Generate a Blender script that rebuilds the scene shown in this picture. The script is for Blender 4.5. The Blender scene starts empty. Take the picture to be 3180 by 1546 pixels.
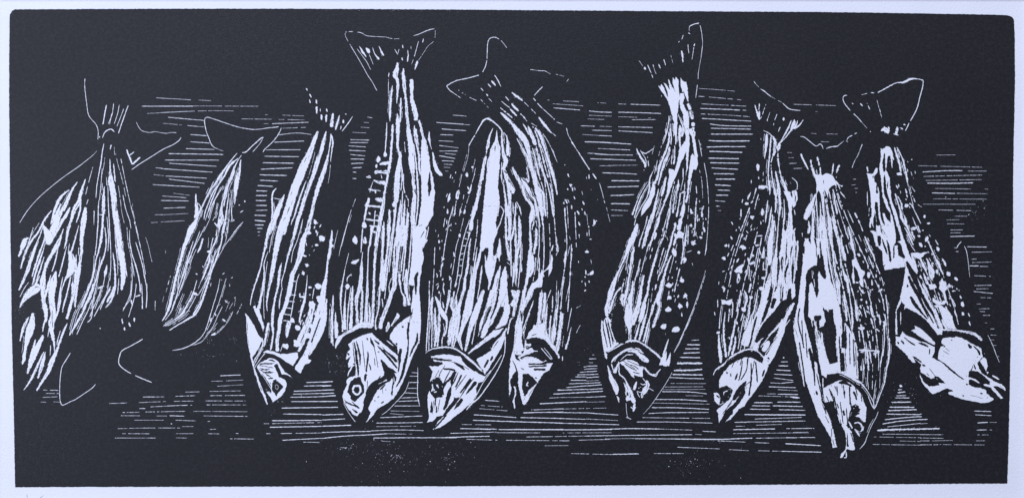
import bpy, math, random
from mathutils import Vector
from mathutils.geometry import delaunay_2d_cdt

# ---------------------------------------------------------------- camera, light, exposure
scene = bpy.context.scene
U = 1e-4                       # one unit of the tracing is a tenth of a millimetre on the sheet
CX, CY = 1590.0, 773.0

def P(x, y, z=0.0):
    return ((x - CX) * U, (CY - y) * U, z)

cam = bpy.data.cameras.new('camera')
cam.lens = 50; cam.sensor_width = 36; cam.clip_start = 0.01; cam.clip_end = 50
camo = bpy.data.objects.new('camera', cam)
camo.location = (0, 0, 0.318 * 50 / 36)
scene.collection.objects.link(camo)
scene.camera = camo

world = bpy.data.worlds.new('World'); scene.world = world
world.use_nodes = True
world.node_tree.nodes['Background'].inputs[0].default_value = (0.72, 0.77, 1.0, 1)
world.node_tree.nodes['Background'].inputs[1].default_value = 0.30

def area_lamp(name, loc, target, size, size_y, power, color):
    d = bpy.data.lights.new(name, 'AREA'); d.shape = 'RECTANGLE'
    d.size = size; d.size_y = size_y; d.energy = power; d.color = color
    o = bpy.data.objects.new(name, d); o.location = loc
    o.rotation_euler = (Vector(target) - Vector(loc)).to_track_quat('-Z', 'Y').to_euler()
    scene.collection.objects.link(o)
    return o
area_lamp('window_light', (-0.25, 1.35, 1.15), (0, 0, 0), 0.7, 0.6, 36.5, (0.708, 0.772, 1.02))
area_lamp('added_sheen_lamp', (-0.5, 0.0, 0.42), (-0.1, 0, 0), 0.3, 0.5, 1.7, (0.708, 0.772, 1.02))  # unseen lamp, no window: added low at the left for sheen on the ink

scene.view_settings.view_transform = 'Standard'
scene.view_settings.look = 'None'
scene.view_settings.exposure = 0
scene.view_settings.gamma = 1

# ---------------------------------------------------------------- materials
def nodes_of(name):
    m = bpy.data.materials.new(name); m.use_nodes = True
    nt = m.node_tree
    b = nt.nodes['Principled BSDF']
    tc = nt.nodes.new('ShaderNodeTexCoord')
    return m, nt, b, tc.outputs['Object']

def noise(nt, vec, scale, detail=3, rough=0.6):
    n = nt.nodes.new('ShaderNodeTexNoise')
    n.inputs['Scale'].default_value = scale
    n.inputs['Detail'].default_value = detail
    n.inputs['Roughness'].default_value = rough
    nt.links.new(vec, n.inputs['Vector'])
    return n.outputs['Fac']

def ramp(nt, fac, stops):
    r = nt.nodes.new('ShaderNodeValToRGB')
    el = r.color_ramp.elements
    while len(el) < len(stops): el.new(0.5)
    for e, (p, c) in zip(el, stops):
        e.position = p; e.color = (*c, 1)
    nt.links.new(fac, r.inputs[0])
    return r.outputs['Color']

def mix(nt, a, b, fac, mode='MIX'):
    m = nt.nodes.new('ShaderNodeMix'); m.data_type = 'RGBA'; m.blend_type = mode
    if isinstance(fac, (int, float)): m.inputs[0].default_value = fac
    else: nt.links.new(fac, m.inputs[0])
    nt.links.new(a, m.inputs[6]); nt.links.new(b, m.inputs[7])
    return m.outputs[2]

def bump(nt, b, h, dist, strength=1.0):
    n = nt.nodes.new('ShaderNodeBump')
    n.inputs['Distance'].default_value = dist
    n.inputs['Strength'].default_value = strength
    nt.links.new(h, n.inputs['Height']); nt.links.new(n.outputs[0], b.inputs['Normal'])

def paper_material(name, base, fleck):
    m, nt, b, v = nodes_of(name)
    fine = noise(nt, v, 1300, 4)
    tone = ramp(nt, noise(nt, v, 60, 4), [(0.3, tuple(c * 0.965 for c in base)), (0.7, base)])
    if fleck:
        dark = ramp(nt, noise(nt, v, 1500, 5, 0.75), [(0.0, (0.30, 0.30, 0.34)), (0.33, (0.45, 0.45, 0.5)), (0.40, (1, 1, 1))])
        tone = mix(nt, tone, dark, 0.45, 'MULTIPLY')
    nt.links.new(tone, b.inputs['Base Color'])
    b.inputs['Roughness'].default_value = 0.85
    b.inputs['Specular IOR Level'].default_value = 0.2
    bump(nt, b, fine, 0.00010, 0.8)
    return m

PAPER = paper_material('paper', (0.80, 0.80, 0.80), False)
MARK = paper_material('bare_paper_in_print', (0.80, 0.80, 0.80), True)
MOUNT = paper_material('mount_card', (0.74, 0.73, 0.72), False)

def ink_material():
    m, nt, b, v = nodes_of('black_printing_ink')
    grain = noise(nt, v, 900, 5, 0.7)
    col = ramp(nt, grain, [(0.32, (0.0036, 0.0035, 0.0040)), (0.5, (0.0058, 0.0057, 0.0066)), (0.70, (0.0130, 0.0125, 0.0140))])
    tooth = ramp(nt, noise(nt, v, 3600, 3, 0.8), [(0.3, (0.45, 0.45, 0.5)), (0.7, (1.7, 1.66, 1.6))])
    col = mix(nt, col, tooth, 1.0, 'MULTIPLY')
    blot = ramp(nt, noise(nt, v, 28, 4), [(0.3, (0.86, 0.86, 0.88)), (0.7, (1.18, 1.16, 1.16))])
    col = mix(nt, col, blot, 1.0, 'MULTIPLY')
    speck = ramp(nt, noise(nt, v, 2100, 2, 0.5), [(0.0, (0, 0, 0)), (0.80, (0, 0, 0)), (0.86, (0.30, 0.30, 0.32))])
    col = mix(nt, col, speck, 1.0, 'ADD')
    nt.links.new(col, b.inputs['Base Color'])
    b.inputs['Roughness'].default_value = 0.5
    b.inputs['Specular IOR Level'].default_value = 0.38
    bump(nt, b, noise(nt, v, 1700, 6, 0.75), 0.00009, 0.8)
    return m
INK = ink_material()
m, nt, b, v = nodes_of('pencil_lead')
nt.links.new(ramp(nt, noise(nt, v, 1800, 3), [(0.35, (0.22, 0.23, 0.25)), (0.62, (0.62, 0.62, 0.64))]), b.inputs['Base Color'])
PENCIL = m

# ---------------------------------------------------------------- geometry helpers
def link(name, verts, faces, mats, mat_idx=None, parent=None):
    me = bpy.data.meshes.new(name)
    me.from_pydata(verts, [], faces)
    for mm in mats: me.materials.append(mm)
    if mat_idx is not None: me.polygons.foreach_set('material_index', mat_idx)
    me.update()
    o = bpy.data.objects.new(name, me)
    scene.collection.objects.link(o)
    if parent is not None: o.parent = parent
    return o

class Layer:
    """flat marks of one part: dark (ink) and pale (bare paper) faces, each mark at its own height"""
    def __init__(self): self.v = []; self.f = []; self.m = []
    def add(self, vs, fs, mat):
        n = len(self.v); self.v += vs
        for f in fs: self.f.append(tuple(i + n for i in f)); self.m.append(mat)

STEP = 1.4e-6
LIFT = 5e-5
GRID = {}
def level(pts, mat, lo=0):
    """next free height over every mark already laid under this one's bounds"""
    xs = [p[0] for p in pts]; ys = [p[1] for p in pts]
    cells = [(i, j) for i in range(int(min(xs)) // 12, int(max(xs)) // 12 + 1) for j in range(int(min(ys)) // 12, int(max(ys)) // 12 + 1)]
    if len(cells) > 60:                       # long strokes: only the cells near their own points
        cells = {(int(x) // 12 + a, int(y) // 12 + c) for x, y in pts for a in (-1, 0, 1) for c in (-1, 0, 1)} if lo == 0 else cells
    z = max([GRID.get(c, 0) for c in cells] + [lo]) + 1
    for c in cells: GRID[c] = z
    return LIFT + z * STEP

def smooth(pts, step):
    """Catmull-Rom through the points, (x, y, w), resampled about every step"""
    if len(pts) == 2:
        a, b = pts; n = max(2, int(math.hypot(b[0] - a[0], b[1] - a[1]) / step))
        return [tuple(a[k] + (b[k] - a[k]) * i / n for k in range(3)) for i in range(n + 1)]
    out = []
    ext = [pts[0]] + pts + [pts[-1]]
    for i in range(1, len(ext) - 2):
        p0, p1, p2, p3 = ext[i - 1:i + 3]
        n = max(1, int(math.hypot(p2[0] - p1[0], p2[1] - p1[1]) / step))
        for j in range(n):
            t = j / n
            out.append(tuple(0.5 * (2 * p1[k] + (p2[k] - p0[k]) * t + (2 * p0[k] - 5 * p1[k] + 4 * p2[k] - p3[k]) * t * t
                             + (3 * p1[k] - p0[k] - 3 * p2[k] + p3[k]) * t ** 3) for k in range(3)))
    out.append(pts[-1])
    return out

def strip(layer, c, mat, rng, rough, taper=True):
    if len(c) < 2: return
    L, R = [], []
    n = len(c)
    for i, (x, y, w) in enumerate(c):
        a = c[max(0, i - 1)]; b = c[min(n - 1, i + 1)]
        dx, dy = b[0] - a[0], b[1] - a[1]; d = math.hypot(dx, dy) or 1
        nx, ny = -dy / d, dx / d
        e = 1.0
        if taper and (i == 0 or i == n - 1): e = 0.45
        h = max(0.35, w * 0.5 * e)
        r = min(rough, 0.18 * w + 0.15)
        L.append((x + nx * (h + rng.uniform(-r, r)), y + ny * (h + rng.uniform(-r, r))))
        R.append((x - nx * (h + rng.uniform(-r, r)), y - ny * (h + rng.uniform(-r, r))))
    z = level(L + R, mat)
    vs = [P(*p, z) for p in L] + [P(*p, z) for p in R]
    layer.add(vs, [(i, i + n, i + 1 + n, i + 1) for i in range(n - 1)], mat)
    if mat == 1: crumble(layer, L, R, c, z, rng)

def bit(layer, x, y, a, l, w, z, mat, rng):
    """a small ragged sliver, l long and w wide, turned by a"""
    ca, sa = math.cos(a), math.sin(a)
    pts = []
    for u, q in ((-1, 0), (-.3, .9), (.6, .8), (1, 0), (.4, -.9), (-.5, -.8)):
        u = u * l / 2 * rng.uniform(.7, 1.2); q = q * w / 2 * rng.uniform(.6, 1.3)
        pts.append((x + u * ca - q * sa, y + u * sa + q * ca))
    layer.add([P(*p, z) for p in pts], [tuple(range(5, -1, -1))], mat)

def crumble(layer, L, R, c, z, rng):
    """where the ink printed unevenly along a cut: nicks in its edge, crumbs beside it, hairlines in a wide one"""
    z += 0.4 * STEP
    n = len(c)
    for i in range(1, n - 1):
        w = c[i][2]
        a = math.atan2(c[i + 1][1] - c[i - 1][1], c[i + 1][0] - c[i - 1][0])
        for E in (L, R):
            x, y = E[i]
            if w > 2.6 and rng.random() < 0.36:
                k = 1.0 if w > 5 else 0.6
                bit(layer, x, y, a + rng.uniform(-.5, .5), rng.uniform(1.5, 5) * k, rng.uniform(1.0, 2.4) * k, z, 0, rng)
            if w > 3.5 and rng.random() < 0.16:
                s = 1 + rng.uniform(1.0, 3.0) / w * 2
                bit(layer, c[i][0] + (x - c[i][0]) * s, c[i][1] + (y - c[i][1]) * s, a, rng.uniform(1, 3), rng.uniform(.7, 1.4), z, 1, rng)
        if w > 7 and rng.random() < 0.11:
            t = rng.uniform(.2, .8)
            x = L[i][0] * t + R[i][0] * (1 - t); y = L[i][1] * t + R[i][1] * (1 - t)
            bit(layer, x, y, a + rng.uniform(-.08, .08), rng.uniform(6, 26), rng.uniform(.8, 2.0), z, 0, rng)

def stroke(layer, pts, mat, rng, rough=1.3):
    strip(layer, smooth(pts, 3.6), mat, rng, rough)

def broken(layer, pts, mat, rng, gap=0.35):
    """a cut that printed in dashes; most gaps still hold a hair of bare paper"""
    c = smooth(pts, 2.4)
    i = 0
    while i < len(c) - 1:
        n = rng.choice((3, 4, 6, 9, 12, 16))
        k = rng.uniform(0.75, 1.15)
        strip(layer, [(x, y, w * k) for x, y, w in c[i:i + n]], mat, rng, 0.8)
        i += n - 1
        g = rng.choice((1, 2, 2, 3, 4))
        if rng.random() > gap:
            strip(layer, [(x, y, max(0.6, w * 0.38)) for x, y, w in c[i:i + g + 1]], mat, rng, 0.3, False)
        i += g

def companions(layer, pts, rng, prob):
    """the fine scratches that run beside the broad cuts on the flanks"""
    c = smooth(pts, 4)
    if len(c) < 11: return
    for s in (-1, 1):
        if rng.random() > prob: continue
        a = rng.randrange(0, len(c) // 2); b = rng.randrange(a + 5, len(c))
        off = rng.uniform(2.2, 4.6)
        q = []
        for i in range(a, b, 2):
            d0 = c[max(0, i - 1)]; d1 = c[min(len(c) - 1, i + 1)]
            dx, dy = d1[0] - d0[0], d1[1] - d0[1]; d = math.hypot(dx, dy) or 1
            h = s * (c[i][2] / 2 + off)
            q.append((c[i][0] - dy / d * h, c[i][1] + dx / d * h, rng.uniform(0.8, 1.7)))
        if len(q) > 2: broken(layer, q, 1, rng, 0.5)

def rough_poly(pts, rng, amp, step=5.0):
    out = []
    n = len(pts)
    for i in range(n):
        a, b = pts[i], pts[(i + 1) % n]
        d = math.hypot(b[0] - a[0], b[1] - a[1])
        k = max(1, int(d / step))
        for j in range(k):
            t = j / k
            out.append((a[0] + (b[0] - a[0]) * t + rng.uniform(-amp, amp), a[1] + (b[1] - a[1]) * t + rng.uniform(-amp, amp)))
    return out

def fill(pts, z):
    vs, es, fs, *_ = delaunay_2d_cdt([Vector(p) for p in pts], [], [list(range(len(pts)))], 1, 1e-4)
    out = []
    for f in fs:
        a, b, c = (vs[i] for i in f[:3])
        if (b - a).cross(c - a) < 0: out.append(tuple(f))
        else: out.append(tuple(reversed(f)))
    return [P(v.x, v.y, z) for v in vs], out

def polygon(layer, pts, mat, rng, amp=1.0, lo=0):
    pts = rough_poly(pts, rng, amp)
    z = level(pts, mat, lo=0.5 if lo == 0 else lo)
    layer.add(*fill(pts, z), mat)
    n = len(pts)
    for i in range(n):
        if rng.random() < 0.45:
            a = math.atan2(pts[(i + 1) % n][1] - pts[i][1], pts[(i + 1) % n][0] - pts[i][0])
            bit(layer, *pts[i], a + rng.uniform(-.6, .6), rng.uniform(2, 6), rng.uniform(1, 2.6), z + 0.4 * STEP, 1 - mat, rng)

def dot(layer, x, y, r, mat, rng, n=7):
    a0 = rng.uniform(0, 6.28); sx = rng.uniform(0.75, 1.3)
    pts = [(x + r * sx * rng.uniform(.75, 1.15) * math.cos(a0 + 6.2832 * i / n), y + r / sx * rng.uniform(.75, 1.15) * math.sin(a0 + 6.2832 * i / n)) for i in range(n)]
    z = level(pts, mat)
    layer.add([P(*p, z) for p in pts], [tuple(range(n - 1, -1, -1))], mat)

# ---------------------------------------------------------------- the print: sheet, inked block
root = bpy.data.objects.new('block_print', None); scene.collection.objects.link(root)
root['label'] = 'black and white block print of hanging fish on a pale paper sheet'
root['category'] = 'art print'

def slab(name, x0, y0, x1, y1, z0, z1, mat, parent):
    v = [P(x0, y0, z0), P(x1, y0, z0), P(x1, y1, z0), P(x0, y1, z0), P(x0, y0, z1), P(x1, y0, z1), P(x1, y1, z1), P(x0, y1, z1)]
    f = [(0, 1, 2, 3), (4, 7, 6, 5), (0, 4, 5, 1), (1, 5, 6, 2), (2, 6, 7, 3), (3, 7, 4, 0)]
    return link(name, v, f, [mat], None, parent)
sheet = slab('paper_sheet', -260, -260, 3440, 1880, -3.5e-4, 0, PAPER, root)

rng = random.Random(4)
edge = [(30, 60), (31, 46), (37, 35), (48, 30), (120, 30), (300, 29), (600, 28), (900, 28), (1300, 30), (1700, 33), (2000, 35), (2300, 37), (2500, 38), (2700, 40), (2900, 43.5),
        (3060, 46), (3128, 48), (3142, 53), (3149, 63), (3151, 110), (3152, 240), (3149, 400), (3146, 560), (3146, 740), (3142, 900), (3139, 1010), (3137, 1150), (3134, 1280),
        (3132, 1380), (3128, 1500), (3000, 1500.5), (2700, 1502.5), (2400, 1503.5), (1900, 1506), (1400, 1508.5), (1000, 1509), (600, 1510), (300, 1510.5), (47, 1511.5),
        (45, 1400), (43, 1290), (39, 1120), (36, 1000), (35, 900), (32, 700), (30, 500), (28.5, 330), (28.5, 180)]
blk = rough_poly(edge, rng, 0.55, 5.0)
v, f = fill(blk, LIFT)
n = len(v)
base = [P(x, y, 0) for x, y in blk]; k = len(base)
top = [P(x, y, LIFT) for x, y in blk]
v2 = v + base + top
f2 = f + [(n + i, n + (i + 1) % k, n + k + (i + 1) % k, n + k + i) for i in range(k)]
ink = link('ink_block', v2, f2, [INK], None, root)

# ---------------------------------------------------------------- fishes
FISH = {
 1: ('leftmost printed fish, leaning, gouged in broad white flakes', '235,385 215,450 220,560 215,640 200,700 190,800 150,900 100,980 60,980 50,850 40,780 45,650 60,580 110,500 170,430'),
 2: ('slender printed fish beside the leftmost one, tail drawn as a thin line', '213,200 230,280 245,330 240,430 235,560 225,650 220,760 175,880 148,950 155,1015 240,965 265,900 300,760 330,700 325,600 300,480 295,370 300,320 325,262 260,265 240,300'),
 3: ('dim printed fish with pointed tail lobe, mostly ink with few lines', '290,370 325,380 340,310 450,335 455,350 335,425 310,420 360,560 395,660 400,780 385,960 300,905 300,880 330,780 335,640 310,500'),
 4: ('small slanting printed fish with wide crescent tail', '515,300 560,310 640,325 705,320 690,370 660,400 620,390 610,420 600,470 590,560 600,600 570,700 510,790 430,832 410,815 440,680 470,600 490,490 520,440 555,420 590,385 540,370 520,340'),
 5: ('faint printed fish belly in thin lines behind the small slanting fish', '600,560 610,600 610,700 580,800 500,860 435,880 480,820 510,760 530,700'),
 6: ('printed fish with broad white side stripes and spotted back', '765,220 870,300 890,300 870,330 835,330 835,400 820,600 825,720 800,830 750,940 720,1000 685,1020 650,940 620,830 620,760 640,650 680,520 690,480 760,440 810,330'),
 7: ('largest printed fish, wide forked tail at the top and ringed eye', '865,80 1095,75 1050,180 1045,260 1075,370 1110,440 1090,560 1070,680 1065,830 1050,920 1000,1010 935,1065 900,1065 868,1000 880,900 845,880 840,760 860,600 890,560 915,400 960,330 980,190 945,225'),
 8: ('printed fish with a rounded top and one long white belly stripe', '1210,300 1240,300 1275,370 1285,460 1310,560 1300,700 1280,850 1265,950 1200,1020 1100,1078 1065,1060 1070,940 1080,880 1065,850 1080,700 1115,540 1140,470 1170,370'),
 9: ('curved printed fish whose star shaped tail is a thin outline', '1120,215 1210,185 1225,95 1250,95 1290,150 1380,180 1430,200 1400,280 1450,360 1520,480 1545,560 1480,700 1470,800 1420,900 1340,1000 1300,1020 1285,950 1290,830 1310,700 1300,560 1290,440 1240,330 1250,240'),
 10: ('printed fish with the highest tail, finely streaked and spotted', '1610,170 1690,150 1735,65 1765,55 1775,130 1750,240 1770,400 1785,550 1780,700 1740,840 1700,900 1680,970 1570,1060 1540,980 1520,880 1520,770 1550,670 1590,560 1640,460 1680,340 1690,280'),
 11: ('spotted printed fish with a small frayed tail and pale rounded head', '1895,200 1960,270 2010,290 1990,350 1955,400 1985,440 2000,560 1995,740 1975,850 1930,960 1850,1060 1810,1070 1795,960 1810,850 1800,700 1810,600 1850,520 1900,420 1930,340'),
 12: ('printed fish hanging lowest, pale flank and open mouth at the bottom', '2010,340 2060,370 2090,375 2165,330 2150,420 2110,480 2140,560 2170,620 2220,740 2240,800 2240,900 2200,1020 2140,1140 2115,1150 2090,1110 2050,1010 2005,890 2000,760 2010,640 2030,520 2050,480 2040,440'),
 13: ('rightmost printed fish turned aside, with large white head and jaws', '2120,245 2180,240 2310,200 2320,215 2300,290 2250,350 2280,420 2310,520 2400,680 2440,760 2460,860 2530,1000 2490,1015 2380,1000 2290,940 2255,900 2260,740 2215,680 2200,520 2180,430 2190,420 2210,400 2215,330'),
}
fish_obj = {}
for i, (lab, s) in FISH.items():
    lay = Layer()
    pts = [tuple(float(q) * 1.2349 for q in t.split(',')) for t in s.split()]
    z = LIFT + i * STEP
    lay.add(*fill(rough_poly(pts, rng, 0.5, 12), z), 0)
    o = link('printed_fish', lay.v, lay.f, [INK], None, root)
    o['label'] = lab
    fish_obj[i] = o
BASE_LEVEL = len(FISH) + 2

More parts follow.
